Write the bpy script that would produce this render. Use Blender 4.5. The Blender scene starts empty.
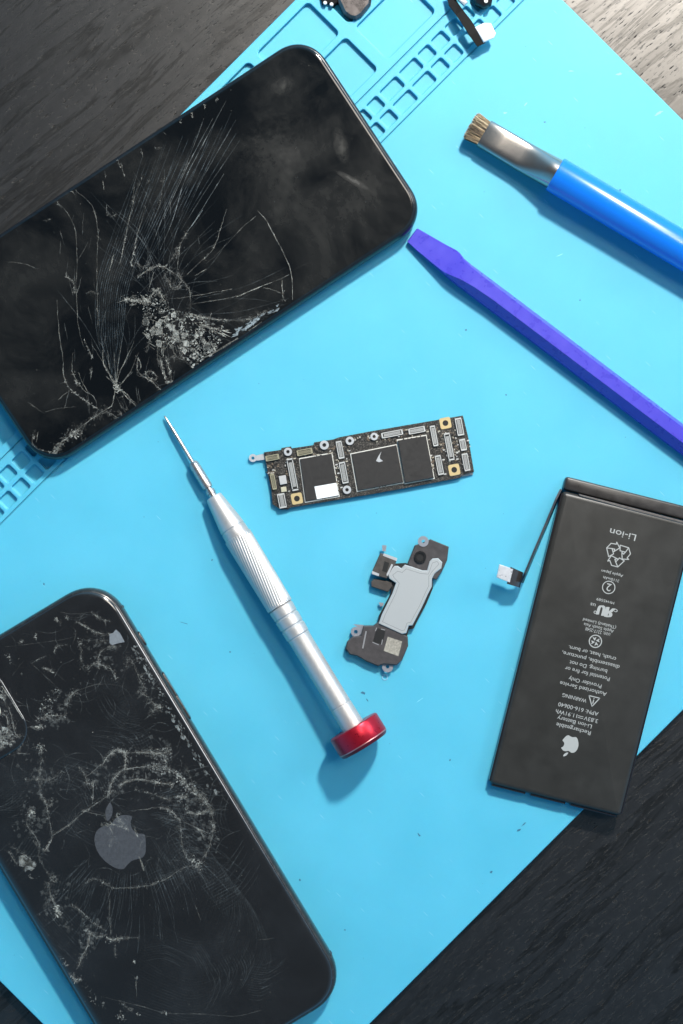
import bpy, bmesh, math, random
from mathutils import Vector, Matrix, Quaternion
random.seed(11)
R = math.radians
scene = bpy.context.scene
COL = scene.collection
scene.unit_settings.scale_length = 0.01        # one unit is one centimetre
S = 28.7                                        # photo pixels per cm on the mat
H = 55.0                                        # camera height over the mat

def W(px, py, z=0.0):
    k = (H - z) / H / S
    return Vector(((px - 341.5) * k, (512 - py) * k, z))

# ------------------------------------------------------------------ materials
class NT:
    def __init__(s, name):
        s.m = bpy.data.materials.new(name); s.m.use_nodes = True
        s.t = s.m.node_tree; s.b = s.t.nodes['Principled BSDF']; s.out = s.t.nodes['Material Output']
    def n(s, typ, **kw):
        nd = s.t.nodes.new(typ)
        for k, v in kw.items():
            if k[0] == 'i' and k[1:].isdigit(): nd.inputs[int(k[1:])].default_value = v
            elif k.startswith('in_'): nd.inputs[k[3:].replace('_', ' ')].default_value = v
            else: setattr(nd, k, v)
        return nd
    def l(s, a, b): s.t.links.new(a, b)
    def val(s, op, a, b=None, c=None, clamp=False):
        nd = s.n('ShaderNodeMath', operation=op, use_clamp=clamp)
        for i, x in enumerate((a, b, c)):
            if x is None: continue
            if isinstance(x, (int, float)): nd.inputs[i].default_value = x
            else: s.l(x, nd.inputs[i])
        return nd.outputs[0]
    def ramp(s, src, stops):
        nd = s.n('ShaderNodeValToRGB'); e = nd.color_ramp.elements
        while len(e) < len(stops): e.new(0.5)
        for el, (p, c) in zip(e, stops):
            el.position = p
            el.color = (c, c, c, 1) if isinstance(c, (int, float)) else (*c, 1)
        s.l(src, nd.inputs[0]); return nd.outputs[0]
    def mix(s, f, a, b, blend='MIX'):
        nd = s.n('ShaderNodeMix', data_type='RGBA', blend_type=blend)
        for i, x in ((0, f), (6, a), (7, b)):
            if isinstance(x, (int, float)): nd.inputs[i].default_value = x
            elif isinstance(x, tuple): nd.inputs[i].default_value = (*x, 1)
            else: s.l(x, nd.inputs[i])
        return nd.outputs[2]
    def coords(s, scale=(1, 1, 1), rot=(0, 0, 0), loc=(0, 0, 0)):
        tc = s.n('ShaderNodeTexCoord'); mp = s.n('ShaderNodeMapping')
        mp.inputs[1].default_value = loc; mp.inputs[2].default_value = rot; mp.inputs[3].default_value = scale
        s.l(tc.outputs['Object'], mp.inputs[0]); return mp.outputs[0]
    def noise(s, vec, scale, detail=3, rough=.5, dist=0):
        nd = s.n('ShaderNodeTexNoise'); nd.inputs['Scale'].default_value = scale
        nd.inputs['Detail'].default_value = detail; nd.inputs['Roughness'].default_value = rough
        nd.inputs['Distortion'].default_value = dist
        if vec is not None: s.l(vec, nd.inputs['Vector'])
        return nd.outputs[0]
    def bump(s, h, strength, dist=.01, normal=None):
        nd = s.n('ShaderNodeBump'); nd.inputs['Strength'].default_value = strength; nd.inputs['Distance'].default_value = dist
        s.l(h, nd.inputs['Height'])
        if normal is not None: s.l(normal, nd.inputs['Normal'])
        s.l(nd.outputs[0], s.b.inputs['Normal']); return nd

def mat(name, col, rough=.5, metal=0.0, spec=.5, coat=0.0, bevel=0.0, vary=0.0, vscale=6.0, nb=0.0, nscale=60.0, aniso=0.0, **kw):
    q = NT(name); b = q.b
    b.inputs['Base Color'].default_value = (*col, 1); b.inputs['Roughness'].default_value = rough
    b.inputs['Metallic'].default_value = metal; b.inputs['Specular IOR Level'].default_value = spec
    b.inputs['Coat Weight'].default_value = coat; b.inputs['Coat Roughness'].default_value = .08
    if aniso: b.inputs['Anisotropic'].default_value = aniso
    v = q.coords()
    if vary:
        f = q.noise(v, vscale, 5, .6)
        f2 = q.ramp(f, [(.3, 0.0), (.7, 1.0)])
        q.l(q.mix(f2, tuple(c * (1 - vary) for c in col), tuple(min(1, c * (1 + vary)) for c in col)), b.inputs['Base Color'])
        q.l(q.val('MULTIPLY_ADD', f2, .12, rough - .06, clamp=True), b.inputs['Roughness'])
    bn = None
    if bevel:
        bv = q.n('ShaderNodeBevel', samples=4); bv.inputs['Radius'].default_value = bevel
        q.l(bv.outputs[0], b.inputs['Normal']); bn = bv.outputs[0]
    if nb:
        q.bump(q.noise(v, nscale, 4, .6), nb, .01, bn)
    for k, x in kw.items():
        b.inputs[k.replace('_', ' ')].default_value = x
    return q.m

# ------------------------------------------------------------------ object helpers
def tag(o, label=None, cat=None, group=None, kind=None):
    if label: o['label'] = label
    if cat: o['category'] = cat
    if group: o['group'] = group
    if kind: o['kind'] = kind
    return o

MX = {}
def thing(name, loc, rotz=0.0, label=None, cat=None, pitch=0.0, group=None):
    o = bpy.data.objects.new(name, None); COL.objects.link(o)
    o.empty_display_size = .5
    o.location = loc; o.rotation_euler = (0, pitch, rotz)
    MX[o] = (Matrix.Translation(loc) @ o.rotation_euler.to_matrix().to_4x4()).inverted()
    return tag(o, label, cat, group)

def Lc(t, px, py, z=0.0):
    """photo position at height z -> coordinates local to the thing"""
    return MX[t] @ W(px, py, z)

def obj(name, bm, m, parent=None, smooth=False, label=None, auto=None):
    me = bpy.data.meshes.new(name)
    bmesh.ops.recalc_face_normals(bm, faces=bm.faces)
    bm.to_mesh(me); bm.free()
    for x in (m if isinstance(m, (list, tuple)) else [m]): me.materials.append(x)
    if smooth or auto:
        me.polygons.foreach_set('use_smooth', [True] * len(me.polygons))
    if auto: me.set_sharp_from_angle(angle=R(auto))
    o = bpy.data.objects.new(name, me); COL.objects.link(o)
    if parent: o.parent = parent
    if label: o['label'] = label
    return o

def BM(): return bmesh.new()

def loops_mesh(bm, loops, close=True, cap0=True, cap1=True, mi=0):
    rows = [[bm.verts.new(p) for p in lp] for lp in loops]
    n = len(rows[0])
    for a, b in zip(rows, rows[1:]):
        for i in range(n if close else n - 1):
            j = (i + 1) % n
            f = bm.faces.new((a[i], a[j], b[j], b[i])); f.material_index = mi
    if cap0: bm.faces.new(rows[0][::-1]).material_index = mi
    if cap1: bm.faces.new(rows[-1]).material_index = mi
    return rows

def rrect(w, h, r, n=8, cx=0, cy=0, e=2.0):
    pts = []
    r = max(min(r, w / 2 - 1e-4, h / 2 - 1e-4), 1e-4)
    for sx, sy, a0 in ((1, 1, 0), (-1, 1, 90), (-1, -1, 180), (1, -1, 270)):
        for i in range(n + 1):
            a = R(a0 + 90 * i / n); c, s = math.cos(a), math.sin(a)
            c = math.copysign(abs(c) ** (2 / e), c); s = math.copysign(abs(s) ** (2 / e), s)
            pts.append((cx + sx * (w / 2 - r) + r * c, cy + sy * (h / 2 - r) + r * s))
    return pts

def loft_rrect(bm, w, h, r, prof, n=8, cx=0, cy=0, e=2.0, cap0=True, cap1=True):
    """prof: (inset, z) from below to above"""
    loops = [[(x, y, z) for x, y in rrect(w - 2 * i, h - 2 * i, r - i, n, cx, cy, e)] for i, z in prof]
    return loops_mesh(bm, loops, cap0=cap0, cap1=cap1)

def prism(bm, pts, z0, z1, bev=0.0):
    """closed outline extruded from z0 to z1 with an optional small chamfer at the top"""
    area = sum(a[0] * b[1] - b[0] * a[1] for a, b in zip(pts, pts[1:] + pts[:1]))
    if area < 0: pts = pts[::-1]
    n = len(pts)
    lo = [bm.verts.new((p[0], p[1], z0)) for p in pts]
    hi = [bm.verts.new((p[0], p[1], z1 - bev)) for p in pts]
    bm.faces.new(lo[::-1])
    for i in range(n): bm.faces.new((lo[i], lo[(i + 1) % n], hi[(i + 1) % n], hi[i]))
    if bev:
        ins = []
        for i in range(n):
            a, b, c = Vector(pts[i - 1][:2]), Vector(pts[i][:2]), Vector(pts[(i + 1) % n][:2])
            d1, d2 = (b - a).normalized(), (c - b).normalized()
            nn = Vector((-d1.y - d2.y, d1.x + d2.x)); nn = nn.normalized() if nn.length > 1e-5 else Vector((-d1.y, d1.x))
            k = bev / max(.5, nn.dot(Vector((-d1.y, d1.x))))
            ins.append(bm.verts.new((b.x + nn.x * k, b.y + nn.y * k, z1)))
        for i in range(n): bm.faces.new((hi[i], hi[(i + 1) % n], ins[(i + 1) % n], ins[i]))
        bm.faces.new(ins)
    else: bm.faces.new(hi)

def box(bm, cx, cy, cz, sx, sy, sz, rot=0.0, bev=0.0):
    c, s = math.cos(rot), math.sin(rot)
    pts = [(cx + x * c - y * s, cy + x * s + y * c) for x, y in ((-sx/2, -sy/2), (sx/2, -sy/2), (sx/2, sy/2), (-sx/2, sy/2))]
    prism(bm, pts, cz - sz / 2, cz + sz / 2, bev)

def ring(bm, cx, cy, z0, z1, r0, r1, n=20):
    loops = []
    for r, z in ((r1, z0), (r1, z1), (r0, z1), (r0, z0)):
        loops.append([(cx + r * math.cos(2*math.pi*i/n), cy + r * math.sin(2*math.pi*i/n), z) for i in range(n)])
    loops.append(loops[0])
    rows = loops_mesh(bm, loops, cap0=False, cap1=False)
    bmesh.ops.remove_doubles(bm, verts=rows[0] + rows[-1], dist=1e-6)

def disc(bm, cx, cy, z0, z1, r, n=24, bev=0.0):
    prism(bm, [(cx + r * math.cos(2*math.pi*i/n), cy + r * math.sin(2*math.pi*i/n)) for i in range(n)], z0, z1, bev)

def lathe(bm, prof, n=48, rf=None, sec=None, cap0=True, cap1=True, mi=0):
    """revolve (s, r) about the local x axis"""
    loops = []
    for s, r in prof:
        lp = []
        for i in range(n):
            a = 2 * math.pi * i / n
            rr = rf(s, a, r) if rf else r
            lp.append((s, rr * math.cos(a), rr * math.sin(a)))
        loops.append(lp)
    return loops_mesh(bm, loops, cap0=cap0, cap1=cap1, mi=mi)

def catmull(pts, k=6, closed=True):
    out = []; n = len(pts)
    for i in range(n if closed else n - 1):
        g = lambda j: Vector(pts[j % n]) if closed else Vector(pts[max(0, min(n - 1, j))])
        p0, p1, p2, p3 = g(i - 1), g(i), g(i + 1), g(i + 2)
        for q in range(k):
            t = q / k
            out.append(.5 * ((2*p1) + (-p0+p2)*t + (2*p0-5*p1+4*p2-p3)*t*t + (-p0+3*p1-3*p2+p3)*t**3))
    if not closed: out.append(Vector(pts[-1]))
    return out

def stroke(bm, a, b, w, z):
    a, b = Vector(a[:2]), Vector(b[:2]); d = (b - a)
    if d.length < 1e-6: return
    d.normalize(); n = Vector((-d.y, d.x)) * w / 2; a = a - d * w * .3; b = b + d * w * .3
    bm.faces.new([bm.verts.new((p.x, p.y, z)) for p in (a - n, b - n, b + n, a + n)])

def sheet(bm, pts, z):
    bm.faces.new([bm.verts.new((p[0], p[1], z)) for p in pts])

# ------------------------------------------------------------------ text
_tc = {}
def text_geo(s):
    if s in _tc: return _tc[s]
    cu = bpy.data.curves.new('t', 'FONT'); cu.body = s; cu.size = 1; cu.resolution_u = 3; cu.offset = .003
    o = bpy.data.objects.new('t', cu); COL.objects.link(o)
    dg = bpy.context.evaluated_depsgraph_get(); dg.update()
    me = o.evaluated_get(dg).to_mesh()
    vs = [v.co.copy() for v in me.vertices]; fs = [tuple(p.vertices) for p in me.polygons]
    o.evaluated_get(dg).to_mesh_clear()
    bpy.data.objects.remove(o); bpy.data.curves.remove(cu)
    _tc[s] = (vs, fs); return _tc[s]

def put_text(bm, s, p0, p1, h, z, mirror=False):
    """text running from p0 to p1 (local), h = cap height, centred on the line"""
    vs, fs = text_geo(s)
    if not vs: return
    x0 = min(v.x for v in vs); x1 = max(v.x for v in vs)
    p0, p1 = Vector(p0[:2]), Vector(p1[:2]); d = p1 - p0; kx = d.length / (x1 - x0); d.normalize(); n = Vector((-d.y, d.x))
    ky = h / .70
    new = []
    for v in vs:
        x = (v.x - x0); x = (x1 - x0 - x) if mirror else x
        q = p0 + d * x * kx + n * (v.y - .35) * ky
        new.append(bm.verts.new((q.x, q.y, z)))
    for f in fs:
        try: bm.faces.new([new[i] for i in f])
        except ValueError: pass

APPLE = [(0,.30),(.08,.33),(.15,.355),(.24,.355),(.33,.31),(.405,.235),(.335,.16),(.30,.05),(.33,-.06),(.43,-.14),(.40,-.24),(.34,-.35),(.27,-.44),(.19,-.475),(.10,-.45),(0,-.43),(-.10,-.45),(-.19,-.475),(-.28,-.42),(-.37,-.27),(-.42,-.10),(-.42,.07),(-.37,.22),(-.28,.32),(-.17,.355),(-.08,.33)]
LEAF = [(0,.39),(.015,.48),(.07,.57),(.14,.62),(.20,.64),(.20,.56),(.15,.47),(.08,.41)]
def fruit(bm, c, up, size, z0, z1=None, leaf=True):
    c = Vector(c[:2]); up = Vector(up[:2]).normalized(); rt = Vector((up.y, -up.x))
    for shp in ([APPLE, LEAF] if leaf else [APPLE]):
        pts = [c + rt * p[0] * size + up * p[1] * size for p in catmull([Vector((x, y)) for x, y in shp], 4)]
        if z1: prism(bm, [tuple(p) for p in pts], z0, z1)
        else: sheet(bm, pts, z0)

# ------------------------------------------------------------------ table (setting)
q = NT('dark_stained_wood')
ROT = (0, 0, R(-41))
v = q.coords((1, 1, 1), ROT)
# rotate first, then stretch along the grain
def stretched(sx, sy, loc=(0, 0, 0)):
    mp = q.n('ShaderNodeMapping'); mp.inputs[3].default_value = (sx, sy, 1); mp.inputs[1].default_value = loc
    q.l(v, mp.inputs[0]); return mp.outputs[0]
wob = q.noise(stretched(.06, .30), 1.0, 2, .5)
wv = q.n('ShaderNodeVectorMath', operation='ADD')
cmb = q.n('ShaderNodeCombineXYZ'); q.l(q.val('MULTIPLY', wob, 2.2), cmb.inputs[1]); q.l(v, wv.inputs[0]); q.l(cmb.outputs[0], wv.inputs[1])
def st2(sx, sy):
    mp = q.n('ShaderNodeMapping'); mp.inputs[3].default_value = (sx, sy, 1); q.l(wv.outputs[0], mp.inputs[0]); return mp.outputs[0]
bands = q.noise(st2(.07, .85), 1.0, 6, .66, .45)                # broad wavy figure
fib = q.noise(st2(.9, 13.0), 1.0, 6, .7)                         # fibres
pores = q.noise(st2(2.6, 15.0), 1.0, 3, .62)
pore = q.ramp(pores, [(.575, 0.0), (.67, 1.0)])
bandr = q.ramp(bands, [(.34, .9), (.43, .6), (.465, 0.0), (.50, 1.0), (.60, .65), (.64, .1), (.69, .9)])
c1 = q.mix(bandr, (.0012, .0011, .0011), (.0065, .0067, .0080))
c2 = q.mix(q.val('MULTIPLY', q.ramp(fib, [(.40, 0.0), (.7, 1.0)]), .8), c1, (.011, .0105, .0105))
c3 = q.mix(q.val('MULTIPLY', pore, .38), c2, (.030, .025, .020))
q.l(c3, q.b.inputs['Base Color']); q.b.inputs['Specular Tint'].default_value = (1, .94, .86, 1)
rg = q.val('MULTIPLY_ADD', pore, .34, .27)
rg = q.val('ADD', rg, q.val('MULTIPLY', q.noise(v, 3, 3), .10))
q.l(rg, q.b.inputs['Roughness'])
gap = q.val('MAXIMUM', pore, q.val('MULTIPLY', .45, q.val('SUBTRACT', 1.0, bandr)))
q.l(q.val('MULTIPLY_ADD', gap, -.90, 1.0), q.b.inputs['Specular IOR Level'])
q.l(q.val('MULTIPLY_ADD', gap, -.75, .75, clamp=True), q.b.inputs['Coat Weight']); q.b.inputs['Coat Roughness'].default_value = .31; q.b.inputs['Coat Tint'].default_value = (1, 1, 1, 1)
hgt = q.val('ADD', q.val('MULTIPLY', pore, -.8), q.val('MULTIPLY', fib, .4))
q.bump(hgt, .30, .02)
WOOD = q.m
bm = BM(); sheet(bm, [(-60, -60), (60, -60), (60, 60), (-60, 60)], 0)
o = obj('tabletop', bm, WOOD); o.location = (0, 0, -.36); tag(o, kind='structure')

# ------------------------------------------------------------------ repair mat
q = NT('blue_silicone')
v = q.coords()
f = q.ramp(q.noise(v, .35, 4, .6), [(.3, 0.0), (.7, 1.0)])
base = q.mix(f, (.076, .418, .555), (.090, .455, .60))
grain = q.noise(v, 26, 5, .7)
base = q.mix(q.ramp(grain, [(.30, .25), (.6, 0.0)]), base, (.065, .33, .53))
vo = q.n('ShaderNodeTexVoronoi', feature='F1'); vo.inputs['Scale'].default_value = 1.7; q.l(v, vo.inputs['Vector'])
sel = q.val('GREATER_THAN', q.noise(v, 1.1, 0), .58)
dist = q.val('ADD', vo.outputs['Distance'], q.val('MULTIPLY', q.noise(v, 30, 2), .02))
dot = q.val('MULTIPLY', q.ramp(dist, [(.030, 1.0), (.060, 0.0)]), sel)
base = q.mix(q.val('MULTIPLY', dot, .6), base, (.03, .16, .27))
lv = q.coords((9, .5, 1), (0, 0, R(30)))
vo2 = q.n('ShaderNodeTexVoronoi', feature='F1'); vo2.inputs['Scale'].default_value = .8; q.l(lv, vo2.inputs['Vector'])
lint = q.ramp(vo2.outputs['Distance'], [(.030, 1.0), (.06, 0.0)])
base = q.mix(q.val('MULTIPLY', lint, .45), base, (.5, .75, .85))
q.l(base, q.b.inputs['Base Color'])
q.l(q.val('MULTIPLY_ADD', f, .08, .50), q.b.inputs['Roughness'])
q.b.inputs['Specular IOR Level'].default_value = .55
bv = q.n('ShaderNodeBevel', samples=6); bv.inputs['Radius'].default_value = .055
q.b.inputs['Specular IOR Level'].default_value = .5
q.b.inputs['Subsurface Weight'].default_value = .35; q.b.inputs['Subsurface Radius'].default_value = (.10, .55, 1.0); q.b.inputs['Subsurface Scale'].default_value = .35
sv = q.coords((.5, 9, 1), (0, 0, R(-62)))
scr = q.n('ShaderNodeTexVoronoi', feature='F1'); scr.inputs['Scale'].default_value = .55; q.l(sv, scr.inputs['Vector'])
scm = q.ramp(scr.outputs['Distance'], [(.03, 1.0), (.055, 0.0)])
hh = q.val('SUBTRACT', q.val('MULTIPLY', grain, .6), q.val('MULTIPLY', scm, .7))
hh = q.val('ADD', hh, q.val('MULTIPLY', q.noise(v, 4, 3), .5))
q.bump(hh, .16, .012, bv.outputs[0])
SILI = q.m

mat_t = thing('repair_mat', W(317.5, 526.8, 0) + Vector((0, 0, -.35)), R(45.05),
              'sky blue silicone repair mat with moulded trays, lying under all the phone parts', 'work mat')
def MU(u): return (u + 148) / S
def MV(v_): return -(v_ - 597) / S
bm = BM()
loft_rrect(bm, 1092 / S, 776 / S, .35, [(.02, 0), (0, .02), (0, .33), (.02, .35)], 6)
mo = obj('tray_sheet', bm, SILI, mat_t)
cut = BM()
def pocket(u0, u1, v0, v1, depth, r):
    w_, h_ = (u1 - u0) / S, (v1 - v0) / S
    cx, cy = MU((u0 + u1) / 2), MV((v0 + v1) / 2)
    loft_rrect(cut, w_, h_, r, [(.03, .35 - depth), (0, .35 - depth + .03), (0, .5)], 5, cx, cy)
ends = [(180.7, 15), (199, 15), (226.8, 24), (253.3, 23), (272, 15.5), (291.5, 16), (310.4, 15.5), (326.5, 13), (345.5, 15.5), (364.5, 15.5), (383, 15)]
u = 180.7
while u > -655: u -= 18.6; ends.append((u, 15))
for u1, wd in ends:
    for v0 in (333.5, 352): pocket(u1 - wd, u1, v0, v0 + 13.8, .13, .09)
for u0, u1 in ((-655, -520), (-508, -400), (-388, -250), (-238, -120), (-108, 20), (32, 133), (144, 217.5), (230, 386)):
    pocket(u0, u1, 219, 264, .155, .17)
for u0, u1 in ((-655, -480), (-468, -340), (-328, -200), (-188, -60), (-48, 110), (122, 219), (232, 301), (312, 386)):
    pocket(u0, u1, 270.5, 316.5, .155, .17)
box(cut, MU(-148), MV(325.5), .35, 1060 / S, .05, .12)
box(cut, MU(-148), MV(371), .35, 1060 / S, .05, .12)
cme = bpy.data.meshes.new('c'); bmesh.ops.recalc_face_normals(cut, faces=cut.faces); cut.to_mesh(cme); cut.free()
co = bpy.data.objects.new('c', cme); COL.objects.link(co); co.matrix_world = Matrix.Identity(4)
mo.parent = None
md = mo.modifiers.new('b', 'BOOLEAN'); md.object = co; md.operation = 'DIFFERENCE'; md.solver = 'EXACT'
dg = bpy.context.evaluated_depsgraph_get(); dg.update()
nm = bpy.data.meshes.new_from_object(mo.evaluated_get(dg)); mo.modifiers.clear(); mo.data = nm; nm.name = 'tray_sheet'
bpy.data.objects.remove(co); bpy.data.meshes.remove(cme)
mo.parent = mat_t

STAIN = mat('flux_stain', (.03, .13, .22), .6); SCUFF = mat('pale_scuff', (.24, .62, .74), .6)
def stain(px, py, L_, w_, ang, m):
    bm = BM(); c0 = Lc(mat_t, px, py, 0); n_ = 14; pts = []
    for i in range(n_):
        a = 2 * math.pi * i / n_; k_ = random.uniform(.45, 1.1)
        x_, y_ = L_ * k_ * math.cos(a) / 40, w_ * k_ * math.sin(a) / 36
        pts.append((c0.x + x_ * math.cos(ang) - y_ * math.sin(ang), c0.y + x_ * math.sin(ang) + y_ * math.cos(ang)))
    sheet(bm, pts, .3535); obj('stain', bm, m, mat_t)
for a_ in ((363,693,4,2.2,-.5),(367,700,4,.8,-1.0),(519,830,4,1.4,.3),(524,824,5,.9,.8),(419,835,3.5,1.6,-.9),(491,872,3,1.6,.7),(184,623,8,.5,-.3),(346,650,6,.6,-1.2),(230,652,1.5,1.2,0),(44,584,1.3,2.4,.3),(545,122,2,1.2,0),(620,190,1.6,1.3,0),(466,330,1.6,1.3,0),(300,880,1.6,1.6,0),(345,930,1.8,1.2,0),(450,760,1.4,1.4,0),(506,395,1.6,1.2,0),(212,560,1.5,1.5,0),(580,300,1.4,1.2,0)): stain(*a_[:4], a_[4] - .785, STAIN)
for a_ in ((571,71,5,.8,.0),(619,74,5,1.6,.2),(659,113,7,1.6,.5),(505,113,3,1.6,.3),(526,104,4,1.0,.9),(560,255,6,.6,.4),(420,700,7,.5,.6)): stain(*a_[:4], a_[4] - .785, SCUFF)

# ------------------------------------------------------------------ cracks
q = NT('fractured_glass_edge')
at = q.n('ShaderNodeAttribute', attribute_name='crack')
br = q.n('ShaderNodeSeparateColor'); q.l(at.outputs['Color'], br.inputs[0])
q.l(q.mix(br.outputs[1], (.54, .52, .45), (.33, .40, .43)), q.b.inputs['Base Color'])
q.b.inputs['Roughness'].default_value = .35; q.b.inputs['Specular IOR Level'].default_value = .8
v = q.coords(); nz = q.ramp(q.noise(v, 14, 3, .7), [(.33, .25), (.62, 1.0)])
tr = q.n('ShaderNodeBsdfTransparent'); mx = q.n('ShaderNodeMixShader')
q.l(q.val('MULTIPLY', br.outputs[0], nz, clamp=True), mx.inputs[0]); q.l(tr.outputs[0], mx.inputs[1]); q.l(q.b.outputs[0], mx.inputs[2]); q.l(mx.outputs[0], q.out.inputs[0])
CRACK = q.m

from mathutils import noise as mnoise
def field(x, y, f=.22, s=0.0):
    t = mnoise.noise(Vector((x * f, y * f, 7.3 + s))) * .5 + .5 + .35 * mnoise.noise(Vector((x * f * 3.1, y * f * 3.1, 2.2 + s)))
    t = max(0, min(1, (t - .32) / .36)); return t * t * (3 - 2 * t)

class Cracks:
    def __init__(s, t, z, w, h):
        s.t, s.z, s.w, s.h = t, z, w, h; s.bm = BM(); s.ly = s.bm.verts.layers.float_color.new('crack')
    def ok(s, p): return abs(p.x) < s.w / 2 and abs(p.y) < s.h / 2 and (abs(p.x) - s.w/2 + 1.1 < 0 or abs(p.y) - s.h/2 + 1.1 < 0 or math.hypot(abs(p.x) - s.w/2 + 1.1, abs(p.y) - s.h/2 + 1.1) < 1.1)
    def vert(s, p, b, c): 
        v = s.bm.verts.new((p.x, p.y, s.z + random.random() * .003)); v[s.ly] = (max(0, min(1, b)), c, 0, 1); return v
    def line(s, pts, b=.5, w=1.0, jit=.5, cool=0.0, step=3.0, flick=.6, smooth=True):
        pts = [Vector(p) for p in pts]
        if smooth and len(pts) > 2: pts = catmull(pts, 5, False)
        dense = [pts[0]]
        for a, c in zip(pts, pts[1:]):
            n = max(1, int((c - a).length / step))
            for i in range(1, n + 1): dense.append(a.lerp(c, i / n))
        prev = None; N = len(dense)
        for i, p in enumerate(dense):
            d = (dense[min(i + 1, N - 1)] - dense[max(i - 1, 0)])
            if d.length < 1e-5: continue
            d.normalize(); n = Vector((-d.y, d.x))
            c = p + n * random.gauss(0, jit * .45)
            taper = min(1, .35 + 3 * min(i, N - 1 - i) / max(N, 1))
            ww = w * .72 * taper * random.uniform(.4, 1.3) / 2
            bb = b * (1 - flick * random.random()) * (.45 + .75 * field(p.x, p.y, .11))
            A, B = Lc(s.t, *(c - n * ww), s.z), Lc(s.t, *(c + n * ww), s.z)
            if not (s.ok(A) and s.ok(B)): prev = None; continue
            cur = (s.vert(A, bb, cool), s.vert(B, bb, cool))
            if prev: s.bm.faces.new((prev[0], cur[0], cur[1], prev[1]))
            prev = cur
    def shard(s, x, y, r, b, cool=0.0, k=None, st=1.0, ang=None):
        k = k or random.choice((3, 3, 4, 5)); a0 = random.random() * 6.28; th = ang if ang is not None else random.random() * 3.14
        vs = []
        for i in range(k):
            a = a0 + 6.283 * i / k + random.uniform(-.4, .4); rr = r * random.uniform(.5, 1.2)
            dx, dy = rr * math.cos(a) * st, rr * math.sin(a)
            p = Lc(s.t, x + dx * math.cos(th) - dy * math.sin(th), y + dx * math.sin(th) + dy * math.cos(th), s.z)
            if not s.ok(p): return
            vs.append(s.vert(p, b * random.uniform(.7, 1.1), cool))
        s.bm.faces.new(vs)
    def speck(s, path, spread, n, b=.5, r=(.4, 1.3), cool=.1):
        pts = catmull([Vector(p) for p in path], 6, False) if len(path) > 2 else [Vector(path[0]).lerp(Vector(path[-1]), i / 8) for i in range(9)]
        for _ in range(n):
            p = random.choice(pts); q_ = random.choice(pts[max(0, pts.index(p) - 1):pts.index(p) + 2]); c = p.lerp(q_, random.random())
            s.shard(c.x + random.gauss(0, spread), c.y + random.gauss(0, spread), random.uniform(*r) * .72, b * random.random() ** 1.1 * (.25 + 1.0 * field(c.x, c.y, .2)), cool, k=3 if random.random() < .6 else None, st=random.uniform(1.2, 4.0))
    def rough(s, path, b=.6, w=1.3, spread=1.3, n=None, jit=1.0):
        """a crushed crack: several broken strands with glass dust round them"""
        L = sum((Vector(a) - Vector(c)).length for a, c in zip(path, path[1:]))
        s.line(path, b * .80, w * .50, jit * .6, step=2.5)
        s.line([(x + random.uniform(-1.2, 1.2), y + random.uniform(-1.2, 1.2)) for x, y in path], b * .6, w * .42, jit * .9, step=3)
        s.line([(x + random.uniform(-2.4, 2.4), y + random.uniform(-2.4, 2.4)) for x, y in path], b * .35, w * .4, jit * 1.2, step=3)
        n = n or int(L * 1.3)
        s.speck(path, spread * .65, int(n * .8), b, (.3, .95)); s.speck(path, spread * 1.7, int(n * 1.1), b * .6, (.25, .7))
        s.speck(path, spread * 1.1, int(n * .25), b * .28, (1.2, 2.6))
    def zone(s, poly, n, b=.6, r=(.6, 2.2)):
        xs = [p[0] for p in poly]; ys = [p[1] for p in poly]
        def inside(x, y):
            c = False
            for (x1, y1), (x2, y2) in zip(poly, poly[1:] + poly[:1]):
                if (y1 > y) != (y2 > y) and x < (x2 - x1) * (y - y1) / (y2 - y1) + x1: c = not c
            return c
        k = 0
        while k < n:
            x, y = random.uniform(min(xs), max(xs)), random.uniform(min(ys), max(ys))
            if inside(x, y):
                k += 1; s.shard(x, y, random.uniform(*r), b * random.random() ** 1.2 * (.08 + 1.15 * field(x, y, .24)), random.random() * .4, st=random.uniform(1, 1.8))
    def finish(s, parent):
        me = bpy.data.meshes.new('cracks')
        s.bm.to_mesh(me); s.bm.free(); me.materials.append(CRACK)
        o = bpy.data.objects.new('cracks', me); COL.objects.link(o); o.parent = parent; return o

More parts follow.
